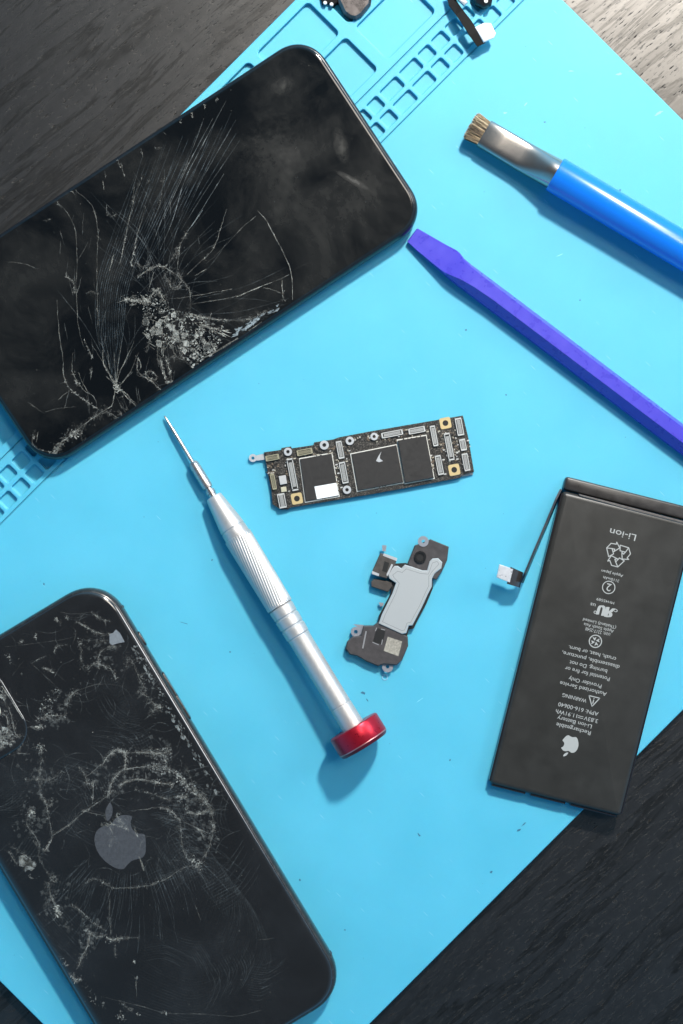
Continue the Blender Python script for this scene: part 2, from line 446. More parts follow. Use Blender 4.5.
# ------------------------------------------------------------------ shared phone materials
FRAME = mat('black_anodised_frame', (.008, .008, .009), .22, .0, .4, coat=.0, vary=.25, vscale=4, nb=.06, nscale=25)
FRAMEB = mat('grey_steel_frame', (.045, .041, .038), .24, .6, .5, vary=.25, vscale=5, nb=.05, nscale=25)
def glass_mat(name, base, smear, smear_amt, blobs=(), rough=.07, seed=0.0):
    q = NT(name); v = q.coords((1, 1, 1), (0, 0, 0), (seed, seed, 0))
    sm = q.noise(v, .36, 5, .60, .5)
    sm = q.ramp(sm, [(.44, 0.0), (.85, 1.0)])
    fine = q.noise(q.coords((2, .9, 1), (0, 0, .5)), 2.2, 5, .65)
    sm = q.val('MULTIPLY', sm, q.ramp(fine, [(.25, .55), (.7, 1.0)]))
    tc = q.coords()
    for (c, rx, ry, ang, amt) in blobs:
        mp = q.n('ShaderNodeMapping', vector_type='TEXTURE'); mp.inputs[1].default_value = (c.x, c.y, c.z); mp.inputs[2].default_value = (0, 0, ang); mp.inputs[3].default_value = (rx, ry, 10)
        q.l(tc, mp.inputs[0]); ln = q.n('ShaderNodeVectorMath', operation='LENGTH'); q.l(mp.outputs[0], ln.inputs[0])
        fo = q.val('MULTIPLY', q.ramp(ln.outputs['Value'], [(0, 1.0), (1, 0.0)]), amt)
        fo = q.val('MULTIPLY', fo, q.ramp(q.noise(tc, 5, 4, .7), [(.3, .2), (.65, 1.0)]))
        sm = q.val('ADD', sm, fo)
    q.l(q.mix(q.val('MULTIPLY', sm, smear_amt, clamp=True), base, smear), q.b.inputs['Base Color'])
    vo = q.n('ShaderNodeTexVoronoi'); vo.inputs['Scale'].default_value = 3.2; q.l(tc, vo.inputs['Vector'])
    q.l(q.val('MULTIPLY_ADD', sm, .20, rough), q.b.inputs['Roughness'])
    q.b.inputs['Specular IOR Level'].default_value = .5
    q.bump(q.noise(tc, .8, 1), .015, .02)
    return q.m

# ------------------------------------------------------------------ phone with the shattered screen
Z1 = .80
ph = thing('smartphone', Vector((*W(176.9, 252.6, .4)[:2], 0)), R(33.44),
           'black smartphone lying screen up with shattered glass, propped across the mat edge and tray pockets', 'phone')
kk = S * H / (H - .4)
L1, B1 = 460 / kk, 223 / kk
bm = BM()
loft_rrect(bm, L1, B1, 1.22, [(.20, .0), (.07, .05), (.015, .14), (0, .26), (0, .52), (.02, .64), (.065, .725), (.10, .755), (.125, .757)], 14, e=2.15)
obj('frame', bm, FRAME, ph, auto=40)
bm = BM()
loft_rrect(bm, L1 - .25, B1 - .25, 1.10, [(0, .70), (0, .765), (.02, .785), (.06, .797), (.12, .80)], 14, e=2.15)
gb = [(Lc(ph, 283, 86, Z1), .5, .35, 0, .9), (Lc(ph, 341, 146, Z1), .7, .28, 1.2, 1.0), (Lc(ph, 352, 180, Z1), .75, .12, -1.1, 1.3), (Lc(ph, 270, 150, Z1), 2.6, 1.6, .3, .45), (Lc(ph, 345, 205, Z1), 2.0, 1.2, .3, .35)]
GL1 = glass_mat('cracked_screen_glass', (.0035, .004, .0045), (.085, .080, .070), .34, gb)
screen = obj('screen', bm, GL1, ph, auto=35)
c = Cracks(ph, Z1 + .0015, L1 - .28, B1 - .28)
ln = c.line
ln([(56,201),(65.7,210.5),(72.3,221.9),(76,235),(77,263.7),(76,284.7),(77,309),(80,335),(86,350)], .30, .9)
ln([(73.3,188.6),(83.7,197),(93.3,208.5),(98,231.4),(97.5,246.6),(97,273),(97.5,309),(99,340)], .34, .9)
c.speck([(93,208),(98,231),(97.5,246)], .8, 14, .6)
c.rough([(66,276),(73.8,282.8),(74.6,294)], .7, 1.0, .7)
ln([(102.8,180),(103.7,189.5)], .5, .9); ln([(88.5,241.9),(77,262)], .22, 1)
c.speck([(106.6,215),(110,213),(114,216)], 1.3, 20, .7)
ln([(135,195),(126.6,231),(119.9,264.7)], .45, 1.1); ln([(114,254),(109.4,271)], .5, 1.1)
c.speck([(126,235),(120,264)], .8, 26, .8); c.speck([(136,240),(131,266)], .8, 26, .8); ln([(146,206),(136,240),(131,266)], .45, 1.1)
c.rough([(86,294),(92,291),(97,294)], .3, .8, .8)
c.rough([(45,222),(52,218)], .2, .6, .5, 4)
for (x, y, dx, dy) in ((56,200,6,8),(70,188,5,7),(104,168,2,10),(118,160,2,7),(121,162,3,14),(163,132,3,3),(180,119,1,5),(192,112,1,6),(205,105,0,4),(217,97,0,4),(141,150,2,7)):
    ln([(x, y), (x + dx, y + dy)], .35, 1.0, .5); c.speck([(x, y), (x + dx, y + dy)], .5, 4, .55)
for p in (((152,170),(148,183)),((155,148),(160,147)),((144,173),(131,205)),((135,180),(132,215)),((165,175),(158,212))):
    c.rough(list(p), .32, .8, .9, 9)
for k in range(56):
    cx_, cy_ = random.choice(((160, 312), (116, 385), (175, 330), (150, 300)))
    a = R(random.uniform(232, 300)) if random.random() < .8 else R(random.uniform(-30, 10)); r0 = random.uniform(14, 50); L_ = random.uniform(25, 110); bd = random.uniform(-.25, .25)
    ln([(cx_ + r * math.cos(a + bd * j), cy_ + r * math.sin(a + bd * j)) for j, r in enumerate((r0, r0 + L_ / 2, r0 + L_))], random.uniform(.05, .16), .9, .2, cool=.6, step=4, flick=.6)
for k in range(40):
    x, y = random.uniform(60, 200), random.uniform(180, 400)
    ln([(x, y), (x + random.uniform(-5, 5), y + random.uniform(6, 22))], random.uniform(.08, .3), .9, .4, cool=.3, step=3)
# the sheaf of fine parallel fractures
for i in range(26):
    t = i / 25
    a = Vector((136, 172)).lerp(Vector((236, 128)), t) + Vector((random.uniform(-1.5, 1.5), random.uniform(-24, 18)))
    m1 = Vector((112, 236)).lerp(Vector((188, 214)), t)
    m2 = Vector((97, 285)).lerp(Vector((152, 280)), t)
    m3 = Vector((97, 335)).lerp(Vector((140, 335)), t)
    e_ = Vector((114, 384)) + Vector((random.uniform(-3, 3), random.uniform(-14, 2)))
    b_ = random.choice((.08, .10, .13, .17))
    path = [tuple(a), tuple(m1), tuple(m2), tuple(m3), tuple(e_)]
    if t > .62: path = path[:3] if random.random() < .6 else path[:2]
    ln(path, b_, .85, .12, cool=1.0, step=4, flick=.4)
for p, b_ in (([(212.8,118.5),(188,165),(163.3,219.5)], .33), ([(226,101),(200,150),(185,179.5),(172.8,219.5),(160,250)], .34), ([(224,173.7),(195.6,219.5)], .36),
              ([(202.8,210),(186.6,232.8)], .55), ([(188,162),(165,211.8),(150,250)], .26), ([(204,118),(196,140),(183,172)], .24), ([(236,120),(214,158),(196,190)], .22), ([(240,140),(206,190),(180,232)], .2)):
    ln(p, b_, .95, .15, cool=.6, step=4, flick=.35)
c.rough([(186.6,232.8),(180,246),(176,258)], .5, 1, 1); ln([(180,246),(177,272.8)], .4, 1); c.rough([(178,248),(170,262)], .4, .9, .8)
ln([(226.6,209),(222,224),(220,231),(212.3,250),(199,263.3),(186.6,274.7)], .42, 1.0); c.speck([(219,229),(212,250),(202,261)], .8, 16, .6)
ln([(206.6,269),(195,275.7)], .45, 1.1); ln([(254.2,217.6),(241,229),(221,250),(206,264)], .2, .8); ln([(256,216),(250,221)], .5, 1.2, .2); ln([(243,227),(237,233)], .4, 1, .2)
c.rough([(137,277.6),(149.5,269),(161,266),(168.5,270),(178,275.7)], .6, 1.3, 1.4, 60)
c.rough([(178,275.7),(185.6,284),(190.4,293.7),(189.5,312.8)], .5, 1.1, .8, 30)
c.rough([(165.7,276.6),(173.3,288),(181.8,280.4),(178,272)], .5, 1.0, 1.6, 60)
c.rough([(150,262),(143,268),(136,262),(133,266)], .35, .8, 1.5, 30)
c.rough([(124.7,299),(136,301),(149.5,299.5)], .9, 2.2, 1.9, 110); ln([(116,303),(126,300)], .5, 1)
c.rough([(149,299),(157,290),(165.7,303)], .75, 1.4, 1.6, 80)
ln([(154,272),(148,292)], .35, 1.6, .3)
ln([(165.7,299.5),(180,298),(195,295.6),(222,291)], .3, .8); ln([(221.8,291),(232,289)], .65, 1.2, .2)
ln([(236,297),(241.9,294.7),(257,288),(272.3,282.3)], .65, 1.2, .25, flick=.3); ln([(272.3,282.3),(289.5,274.7)], .32, .9)
ln([(191,304),(210,301),(227.5,298.5),(240,295)], .35, .8)
ln([(257,210),(265.7,219.5),(272.3,231.9),(278,242.3),(284.7,255.7),(291.4,273.7),(292.7,299.4)], .55, 1.25, .3, flick=.4)
ln([(281.8,278.5),(283.2,299.4)], .5, 1.1); ln([(262.8,288),(274,290),(281.8,293.7)], .35, .9); c.speck([(282,290),(284,299)], 1, 16, .8)
ln([(294,270),(310,262)], .12, .8)
ZN = [(144,300),(152,297),(160,291),(169,308),(189,314),(204,319),(222,325),(226,331),(221,346),(208,354),(190,364),(182,357),(172,345),(153,340),(143,334),(141,322)]
c.zone(ZN, 1100, .9, (.3, 1.0))
for k in range(85):
    x, y = random.uniform(146, 220), random.uniform(300, 362)
    if y > 322 + (x - 150) * .62 + 18 or y > 352 or y < 296 + (x - 150) * .40: continue
    r_ = random.uniform(1.6, 4.6); n_ = random.choice((3, 4, 4, 5)); a0 = random.random() * 6.28; b_ = random.choice((.06, .10, .16, .26, .42)) * (.4 + field(x, y, .2))
    P = [(x + r_ * random.uniform(.6, 1.2) * math.cos(a0 + 6.283 * i / n_), y + r_ * random.uniform(.6, 1.2) * math.sin(a0 + 6.283 * i / n_)) for i in range(n_)]
    L_ = [Lc(ph, *p_, Z1 + .0015) for p_ in P]
    if all(c.ok(p_) for p_ in L_): c.bm.faces.new([c.vert(p_, b_, .2) for p_ in L_])
    ln(P + P[:1], min(1, b_ * 1.5 + .35), .8, .1, step=3, flick=.5, smooth=False)
for _ in range(110):
    x, y = random.uniform(145, 212), random.uniform(303, 350)
    if y > 300 + (x - 150) * .85 + 50 or y < 292 + (x - 150) * .42: continue
    a = random.uniform(0, 6.28); l = random.uniform(3, 9)
    ln([(x, y), (x + l * math.cos(a), y + l * math.sin(a))], random.uniform(.4, .95), random.uniform(.6, 1.3), .5)
for k in range(5): c.shard(168 + k * 2.2, 325 + k * 2.2, 5.5, .42, .2, 3)
for k in range(26):
    x = random.uniform(198, 224); y = 326 + (x - 198) * .25 + random.uniform(-3, 3)
    ln([(x, y), (x + random.uniform(5, 10), y + random.uniform(-1, 6))], random.uniform(.5, 1), 1.0, .3)
c.rough([(189.4,313.8),(200,317),(212,319),(226.3,320)], .75, 1.3, 1.2, 60)
c.rough([(226.3,321),(244.8,320),(256,316),(267,311)], .35, 1.0, 1.4, 60)
for k in range(40):
    t = random.random(); x = 232 + 46 * t; y = 335 - 27 * t + random.uniform(-3, 2)
    c.shard(x, y, random.uniform(.7, 2.2), random.uniform(.2, .75), .9, st=random.uniform(1.5, 3), ang=-.55)
ln([(196,362),(215,352),(238,338),(262,322)], .35, 2.2, .3, cool=0)
c.rough([(138,357.9),(138,372.2),(150,380),(160.7,389.7)], .7, 1.2, .8, 34); ln([(138,358),(141,365),(139,371)], .6, 1)
c.rough([(145,373),(152,371),(157,379),(150,378),(145,373)], .6, 1, .8, 24)
c.rough([(160.7,360),(163,370),(168,382)], .85, 1.6, 1.0, 50); c.rough([(166,359),(170,370),(172,381),(168,382)], .8, 1.3, .7, 34)
for p in (((157,341),(158,362)),((164,342),(163,358)),((150,339),(146,352)),((172,345),(176,356),(184,360)),((184,344),(180,352),(186,362),(192,366)),((175,356),(166,360))):
    c.rough(list(p), .5, 1.0, .9, 18)
c.zone([(186,356),(214,346),(216,352),(192,368)], 120, .7, (.5, 1.8))
c.rough([(116,385.2),(124,394),(136,406)], .95, 1.5, .7, 30); c.speck([(113,380),(118,390)], 1.8, 60, .9)
for p, b_ in (([(116,385),(109,374),(103.7,364),(102.8,350)], .6), ([(116,385),(119,374),(123.7,364),(134,341.4)], .5), ([(116,384),(115,368),(114,352)], .4), ([(116,384),(118,366),(122,340)], .35),
              ([(118,386),(128,376),(139,352)], .3), ([(116,385),(108,378),(106,376)], .5), ([(114,380),(100,358),(92,345)], .25), ([(118,388),(126,378),(133,372)], .3), ([(110,370),(107,350)], .35)):
    ln(p, b_, 1.1, .5)
ln([(57,300),(59,330),(62.8,358.6),(63.8,375.7),(70.4,389),(84.7,400.4),(101.8,411.8)], .42, 1.0); ln([(101.8,411.8),(111.4,406),(114,396.6),(116,385.2)], .5, 1.2)
c.speck([(63,370),(70,389),(85,400),(96,408)], 1.0, 40, .6)
ln([(73,352),(72,366),(73.3,374.7),(82.8,389),(93.3,396.6),(97,406)], .5, 1.1); c.speck([(73,374),(80,386)], 1.2, 24, .7); ln([(78,372),(84,386),(90,394)], .4, 1)
ln([(84.7,341.4),(93.3,358.5)], .4, 1); c.speck([(84,341),(93,359)], .8, 18, .8); ln([(92,366),(90.4,380)], .5, 1); c.speck([(92,366),(90,380)], .6, 10, .7)
ln([(58,399.5),(67.6,391.9)], .35, 1); ln([(60,384),(68,382)], .35, 1); ln([(27.6,402),(44.7,413.7)], .2, .8); ln([(45,412),(60,408),(76,407)], .18, .8)
c.rough([(54.3,451.8),(62,442),(71.4,434.7),(81,427),(92,419),(101.8,411.8)], .65, 1.5, 1.9, 170); c.speck([(69,436),(77,431)], 2.6, 70, 1)
c.rough([(101.8,411.8),(110,413),(118,418)], .5, 1.2, 1.5, 40); c.rough([(114,418),(120,421)], .8, 1.4, .8, 24); c.rough([(118,411),(124,418)], .6, 1, 1, 20)
c.rough([(80,427),(82,440),(86,437)], .3, .8, 1.5, 26); c.rough([(86,441),(92,436)], .5, 1.3, .7, 12)
for p in (((116,396),(122,408)),((120,392),(128,410)),((108,414),(104,404)),((122,402),(127,415))): c.rough(list(p), .3, .8, .7, 8)
c.rough([(34.3,430.9),(33.3,444),(41,450),(56,453.7)], .6, 1.2, .9, 50); ln([(38,432),(36,443)], .5, 1); c.rough([(54,453),(62,444)], .6, 1.4, .9, 30)
ln([(8,262),(24,264),(38,269)], .2, 1); ln([(12,225),(18,232)], .2, .8)
for _ in range(60):
    a = random.random(); c.shard(20 + a * 370, random.uniform(60, 430), random.uniform(.25, .55), .35)
c.finish(screen)

# ------------------------------------------------------------------ phone with the shattered back
Z2 = .81
pb = thing('smartphone', Vector((*W(124.5, 841.5, .4)[:2], 0)), R(31.0),
           'black smartphone lying face down, its rear glass broken around the fruit emblem, near the battery-side screwdriver cap', 'phone')
pb['label'] = 'black smartphone lying face down with cracked rear glass and grey bitten fruit emblem'
B2, L2 = 239 / kk, 483 / kk
bm = BM()
loft_rrect(bm, B2, L2, 1.45, [(.20, .0), (.07, .05), (.015, .14), (0, .26), (0, .50), (.02, .62), (.07, .715), (.12, .755), (.15, .757)], 14, e=2.15)
obj('frame', bm, FRAMEB, pb, auto=40)
bm = BM()
loft_rrect(bm, B2 - .24, L2 - .24, 1.33, [(0, .70), (0, .74), (.03, .768), (.08, .790), (.14, .802), (.21, .808), (.28, .81)], 14, e=2.15)
GL2 = glass_mat('cracked_rear_glass', (.0115, .0110, .0108), (.035, .036, .038), .40, [(Lc(pb, 140, 800, Z2), 2.5, 2.5, 0, .4)], .11, 5.0)
GL2.node_tree.nodes['Principled BSDF'].inputs['Coat Weight'].default_value = 1; GL2.node_tree.nodes['Principled BSDF'].inputs['Coat Roughness'].default_value = .04
back = obj('back_glass', bm, GL2, pb, auto=35)
# side keys and antenna breaks along the right edge (photo side facing the centre)
xr = B2 / 2
for i, (px, py, ln_) in enumerate(((141, 639, .55), (168.5, 686, 1.05), (181, 707, 1.05))):
    p = Lc(pb, px, py, .4)
    bm = BM(); loops = []
    for inset, dx in ((0, -.05), (0, .025), (.03, .045)):
        loops.append([(xr + dx, p.y + y, .40 + x) for x, y in rrect(.26 - inset, ln_ - inset, .12, 5)])
    loops_mesh(bm, loops)
    obj('mute_switch' if i == 0 else 'volume_key', bm, FRAMEB, pb, auto=40)
SEAM = mat('antenna_break_plastic', (.03, .03, .03), .5)
for yy in (L2 / 2 - 1.35, -L2 / 2 + 1.35):
    bm = BM(); loops = [[(xr + dx, yy + y, z) for y, z in ((-.05, .15), (.05, .15), (.05, .58), (-.05, .58))] for dx in (-.1, .004)]
    loops_mesh(bm, loops); obj('antenna_break', bm, SEAM, pb)
# emblem
EMB = mat('grey_emblem_print', (.088, .089, .095), .28, .35, .5, vary=.08)
bm = BM()
ec = Lc(pb, 119, 840, Z2)
fruit(bm, (ec.x, ec.y), (0, 1), 57 / 29.1, Z2 + .0012)
obj('emblem', bm, EMB, pb)
# camera island
cb = Lc(pb, -25, 722, Z2)
bm = BM(); loft_rrect(bm, 3.05, 3.05, .85, [(0, .80), (0, .86), (.03, .885), (.08, .89)], 10, cb.x, cb.y, e=2.2)
cam_isl = obj('camera_island', bm, GL2, pb, auto=40)
LENS = mat('lens_glass', (.004, .004, .006), .04, 0, .8, coat=1)
RINGM = mat('lens_ring_metal', (.05, .05, .05), .25, .9)
for dx, dy in ((-.68, .68), (-.68, -.68)):
    bm = BM(); ring(bm, cb.x + dx, cb.y + dy, .885, 1.0, .46, .56, 32); lr = obj('lens_ring', bm, RINGM, cam_isl, auto=40)
    bm = BM(); disc(bm, cb.x + dx, cb.y + dy, .885, .97, .458, 32); obj('lens', bm, LENS, cam_isl, auto=40)
bm = BM(); disc(bm, cb.x + .75, cb.y, .885, .90, .26, 24); obj('flash', bm, mat('flash_diffuser', (.5, .47, .36), .3), cam_isl, auto=40)
# chipped-off patch
bm = BM(); sheet(bm, [Lc(pb, x, y, Z2) for x, y in ((109.5,634),(113,633),(116,629.5),(120,633),(124.7,642),(119,643),(112,645),(109.5,643))], Z2 + .004)
obj('bare_patch', bm, mat('bare_metal_patch', (.19, .20, .21), .5, .2, vary=.15, vscale=12), pb)

c = Cracks(pb, Z2 + .004, B2 - .30, L2 - .30); ln = c.line
c.rough([(104,826),(110,824),(118,826),(126,828)], .55, 1.0, 1.2, 40); c.rough([(107,822),(112,834),(110,846)], .4, .8, 2.0, 50); c.rough([(116,814),(120,822)], .5, 1, 2, 36); c.rough([(134,828),(137,836)], .8, 1, .5, 10)
ln([(139,856),(142,864),(144,871)], .35, 3.0, .2, flick=.2)
for f_ in range(26):
    x0, y0 = random.choice(((random.uniform(5, 200), random.uniform(640, 800)), (random.uniform(20, 220), random.uniform(760, 900)), (random.uniform(80, 260), random.uniform(880, 990))))
    a = random.uniform(0, 6.28); bd = random.uniform(-.5, .5); L_ = random.uniform(26, 60); sp_ = random.uniform(2.0, 3.2)
    for j in range(random.randint(7, 18)):
        ox, oy = x0 - math.sin(a) * j * sp_, y0 + math.cos(a) * j * sp_; l_ = L_ * random.uniform(.6, 1.1)
        ln([(ox, oy), (ox + l_ * .5 * math.cos(a), oy + l_ * .5 * math.sin(a)), (ox + l_ * math.cos(a + bd), oy + l_ * math.sin(a + bd))], random.uniform(.04, .10), .8, .1, cool=.7, step=5, flick=.4)
for k in range(190):
    x, y = random.uniform(0, 230), random.uniform(610, 870)
    a = random.uniform(0, 6.28); L_ = random.uniform(8, 34)
    ln([(x, y), (x + L_ * .5 * math.cos(a), y + L_ * .5 * math.sin(a)), (x + L_ * math.cos(a + .3), y + L_ * math.sin(a + .3))], random.uniform(.05, .2), .8, .3, cool=.4, step=3, flick=.7)
for (x, y, r_) in ((62,712,16),(160,760,20),(150,775,22),(190,800,18),(110,780,18),(30,820,14),(55,900,14),(100,655,22),(10,740,16),(90,935,14),(45,780,16),(205,835,14)):
    for _ in range(46): c.shard(x + random.gauss(0, r_ * .6), y + random.gauss(0, r_ * .6), random.uniform(1.0, 3.4), random.uniform(.03, .12), .3)
c.rough([(76,621.9),(87.6,627.6),(99,633.3),(114,634)], .55, 1.6, .9, 46)
c.rough([(93.3,614.3),(98,617),(102.8,620),(110,621)], .55, 1.2, .8, 30)
c.rough([(78,641),(81.8,650.4),(81,660),(87.6,669.5)], .35, 1.0, 1.4, 50)
c.rough([(87,668),(95,663),(102.8,665.6),(109,668),(114,673),(116,679)], .5, 1.3, 1.4, 60)
c.rough([(99,666.6),(99,656),(104.7,648.5),(118,646)], .5, 1.1, 1.0, 50)
c.rough([(54,652),(57,646.6),(65.7,644.7)], .45, 1.0, .7, 24); c.rough([(30.5,663.7),(45.7,656)], .30, 1.0, .5, 14)
c.rough([(82,640),(98,641),(109,640)], .28, .9, 1.3, 34)
c.rough([(44,668),(48,670),(54,673)], .6, 1.1, .8, 18); c.speck([(8,654),(10,661)], 1.2, 24, .7); c.speck([(20,643),(23,641)], 1, 14, .6); c.speck([(35,634),(36,640)], .8, 16, .6); c.speck([(56,619),(61,624)], 1.5, 26, .6); c.speck([(66,616),(68,620)], .8, 12, .5); c.speck([(21,674),(21.5,674.5)], .5, 8, 1)
for p in (((5,647),(60,640),(75,636)),((60,612),(72,614),(92,612)),((70,625),(76,632),(72,645)),((30,662),(60,690)),((50,655),(52,668),(66,682)),((24,660),(12,676)),((78,690),(100,684),(125,686))): ln(list(p), .12, .8, .3)
c.rough([(77,690.4),(72,694),(68.5,698),(67,705)], .5, 1.4, 1.6, 60)
c.zone([(34,728),(40,704),(48,690),(58,688),(62,694),(55,700),(50,714),(68,713),(66,718),(50,722),(42,731)], 260, .5, (.3, 1.1))
c.rough([(40,718),(50,716),(66,715)], .5, 1.2, 1.5, 50); c.rough([(35,727),(42,727)], .8, 1.6, .9, 26)
c.speck([(34,746),(42,748),(40,752)], 1.7, 70, .6); ln([(16,753),(30,754)], .4, 1.5, .4)
for p in (((0,720),(6,728),(5,745)),((8,712),(12,730),(16,742),(22,744)),((0,755),(8,748),(6,740)),((2,692),(4,700))): c.rough(list(p), .5, 1.3, 1.6, 50)
c.zone([(0,742),(8,743),(12,756),(2,758)], 90, .55, (.3, 1.1))
c.rough([(25,779),(40,779),(50,780),(62,772)], .32, 1.1, 1.8, 80); c.rough([(42,758),(40,775),(41,792)], .38, 1.2, 1.6, 80); ln([(41,792),(39,800)], .5, 1)
c.rough([(45,800),(49,806),(53,798)], .4, 1.1, 1.3, 40)
c.rough([(80,767.6),(84,774),(87.6,782.8),(93.3,782.8)], .55, 1.3, 1.9, 80); ln([(93.3,782.8),(93,794),(92.7,803.7)], .6, 1.2, .3); c.speck([(93,795),(93,804)], .8, 14, .8)
ln([(85,778),(98,767),(102,764)], .4, 1); 
c.rough([(102.3,764.8),(107.4,756.6),(113,752)], .75, 2.0, 1.2, 60); c.rough([(113,752),(118,750),(124.8,752.5)], .7, 1.7, 1.3, 60)
c.rough([(124.8,752.5),(125.5,760),(124.8,769)], .75, 1.9, .9, 46)
c.rough([(124.8,752.5),(141.2,752.5),(150,752),(157.6,753.6),(170,750.5)], .6, 1.7, 2.0, 170)
c.zone([(150,750),(172,747),(173,762),(166,765),(150,757)], 220, .6, (.3, 1.05))
c.rough([(107.4,797.6),(109,790),(112.5,781),(120.7,771)], .65, 1.9, 1.3, 90)
c.rough([(120.7,771),(133,768),(145.3,766.9),(158,766),(167.9,767.9)], .55, 1.6, 1.5, 110)
c.zone([(146,762),(166,764),(176,770),(170,776),(150,772)], 130, .6, (.3, 1.05))
c.zone([(172,772),(180,770),(186,780),(196,786),(196,795),(188,792),(176,782)], 220, .75, (.3, 1.1))
c.rough([(167.9,767.9),(180.2,777),(192.5,791.5),(200,798),(208,806),(211,812)], .55, 1.6, 1.6, 120)
c.rough([(120,786),(122.8,783.3),(135,779.2),(151.5,781.2),(160,783),(172,784.3)], .75, 2.0, 1.2, 130)
c.rough([(135,790),(150,793),(165,799),(171,801)], .35, 1.0, 1.0, 40); c.rough([(160,797),(171,800)], .55, 1.6, .8, 22)
c.rough([(160.7,807.9),(166,809),(172,812),(180.2,820.2)], .5, 1.8, 1.3, 60); ln([(127,812),(140,810),(152,808),(160,807)], .32, 1, .8)
c.rough([(180.2,820.2),(181,832),(182.2,844.8),(185,853),(188.4,859),(198.6,864.3)], .4, 1.2, 1.2, 80)
c.rough([(198.6,864.3),(204,857),(208.9,848.9),(211,840),(213,830.4),(213,820),(211,812)], .45, 1.2, 1.2, 80)
c.zone([(176,788),(190,790),(192,806),(186,812),(176,800)], 110, .4, (.3, 1.1)); c.rough([(178,797),(187,797)], .7, 1.5, 1, 24)
c.rough([(186,812),(197,814),(206,811),(213,812)], .65, 1.6, 1.3, 70); c.rough([(204,798),(210,806),(211,812)], .5, 1.2, 1.6, 50)
for k in range(5): ln([(184 + k * 4, 822 + k * 1.5), (208 - k, 833 + k * 1.6)], .38, 1.0, .3)
c.speck([(190,858),(200,864),(199,868)], 2.2, 60, .7); c.rough([(196,866),(201,874)], .35, .9, .8, 14); c.speck([(210,822),(216,828)], 1.3, 30, .7)
c.rough([(39,792),(45.7,803.3),(49.5,820.5),(52.4,835.7)], .45, 1.1, .8, 50); c.rough([(52.4,835.7),(46.6,848),(43,850)], .6, 1.4, 1.0, 40)
c.rough([(52.4,835.7),(67.6,826.2),(78,817),(86.6,810)], .42, 1.5, .6, 40); c.rough([(86.6,810),(100,801),(109.5,793.8),(113,790)], .45, 1.3, 1.2, 50)
c.rough([(83,811),(88,812),(105,816)], .35, 1.2, 1, 26)
c.rough([(30.5,811),(26.7,824.3),(35.2,835.7),(40,847)], .38, 1.2, 1.6, 70); c.speck([(31,811),(33,812)], 1.6, 40, .7)
c.rough([(40,847),(39,858.5),(46,870),(52.4,879.5)], .22, 1.0, 1.5, 50)
c.zone([(18,858),(24,856),(36,864),(26,872),(20,866)], 120, .35, (1.0, 3.0)); c.speck([(20,860),(24,857),(34,863)], 1.2, 40, .6); c.speck([(30,876),(32,878)], .8, 10, .7)
c.rough([(50,878),(55,876),(56,882),(51,880)], .6, 1.2, 1, 40)
c.rough([(49,884),(48.5,889),(54.3,902.3),(58,911.8),(62,918)], .40, 1.8, 1.6, 120); c.speck([(56,908),(60,914)], 1.6, 60, .85); c.rough([(64,925),(69,929)], .45, 1, 1.2, 26)
for p in (((12,846),(20,852),(30,858)),((8,850),(18,866))): c.rough(list(p), .4, 1, 1, 20)
c.rough([(82.8,885),(90,880),(96,879.5),(106,884),(113.3,888),(126.6,888),(140,886.5),(151,885)], .42, 1.1, .8, 70); c.rough([(151,885),(166,879),(179.2,870),(193,864.8)], .4, 1.1, .9, 50)
c.rough([(108.5,889),(109.5,905),(109.5,919.5),(110.9,933)], .32, .8, .5, 26); c.rough([(71.4,904.3),(81,911),(90.4,919.5),(105.3,931)], .42, 1.0, .8, 44)
c.rough([(86,930),(90,933),(89,940),(86.9,947.4),(80.7,959.7),(79,966)], .42, 2.4, 1.5, 130); c.rough([(90,933),(97,937),(104,935)], .4, 1.8, 1.2, 44)
c.rough([(107,938),(113,940),(121,938)], .6, 2.2, 1.0, 60); c.rough([(121,938),(138,937.6)], .45, 1.1, .7, 24); c.rough([(115,945),(115.5,956)], .3, 1.6, .8, 20); c.rough([(94,924),(101,927),(104,930)], .3, .8, 1.2, 26)
c.speck([(134,962),(136,962)], .8, 10, .9); ln([(136,980),(136.5,996.6)], .4, 1); c.speck([(135,970),(138,985)], 2, 8, .5)
c.rough([(70.5,974),(76,981),(80.7,979)], .55, 1.2, 1.4, 50); c.speck([(60,955),(66,965)], 1.5, 14, .5); c.speck([(86,984),(92,996),(104,1008)], 2.5, 34, .4)
c.rough([(120,1001),(126,1007),(131,1011)], .4, 1.1, .9, 24); c.speck([(118,1016),(124,1020)], 2.4, 34, .6); c.speck([(137,1014),(139,1015)], .7, 8, .8)
ln([(100,996),(140,1006),(166,1013),(200,1014),(236,1016),(262,1010)], .20, .8, .3); c.speck([(163,1012),(170,1013)], 1.0, 12, .6)
ln([(195,905),(201,920)], .25, .9); ln([(258,940),(274,938)], .15, .8)
# fine ripple fractures radiating from the impact by the emblem
for k in range(150):
    a = R(-32 + 160 * k / 150 + random.uniform(-.4, .4)); cx, cy = 120, 812
    r0 = random.uniform(58, 66) if a > R(20) else random.uniform(30, 44); r1 = r0 + random.uniform(22, 55)
    if random.random() < .3: r0 += 40; r1 += 30
    bend = random.uniform(.02, .05)
    P = [(cx + r * math.cos(a + bend * j), cy + r * math.sin(a + bend * j)) for j, r in enumerate((r0, (r0 + r1) / 2, r1))]
    ln(P, random.uniform(.05, .13), .8, .1, cool=.8, step=6, flick=.3)
for k in range(46):
    x0 = 196 + k * 1.2 + random.uniform(-.5, .5); y0 = 832 + k * 1.6
    ln([(x0, y0), (x0 + 14, y0 + 26), (x0 + 12 + k * .2, y0 + 60), (x0 + 2, y0 + 92)], random.uniform(.02, .05), .8, .15, cool=.7, step=6, flick=.3)
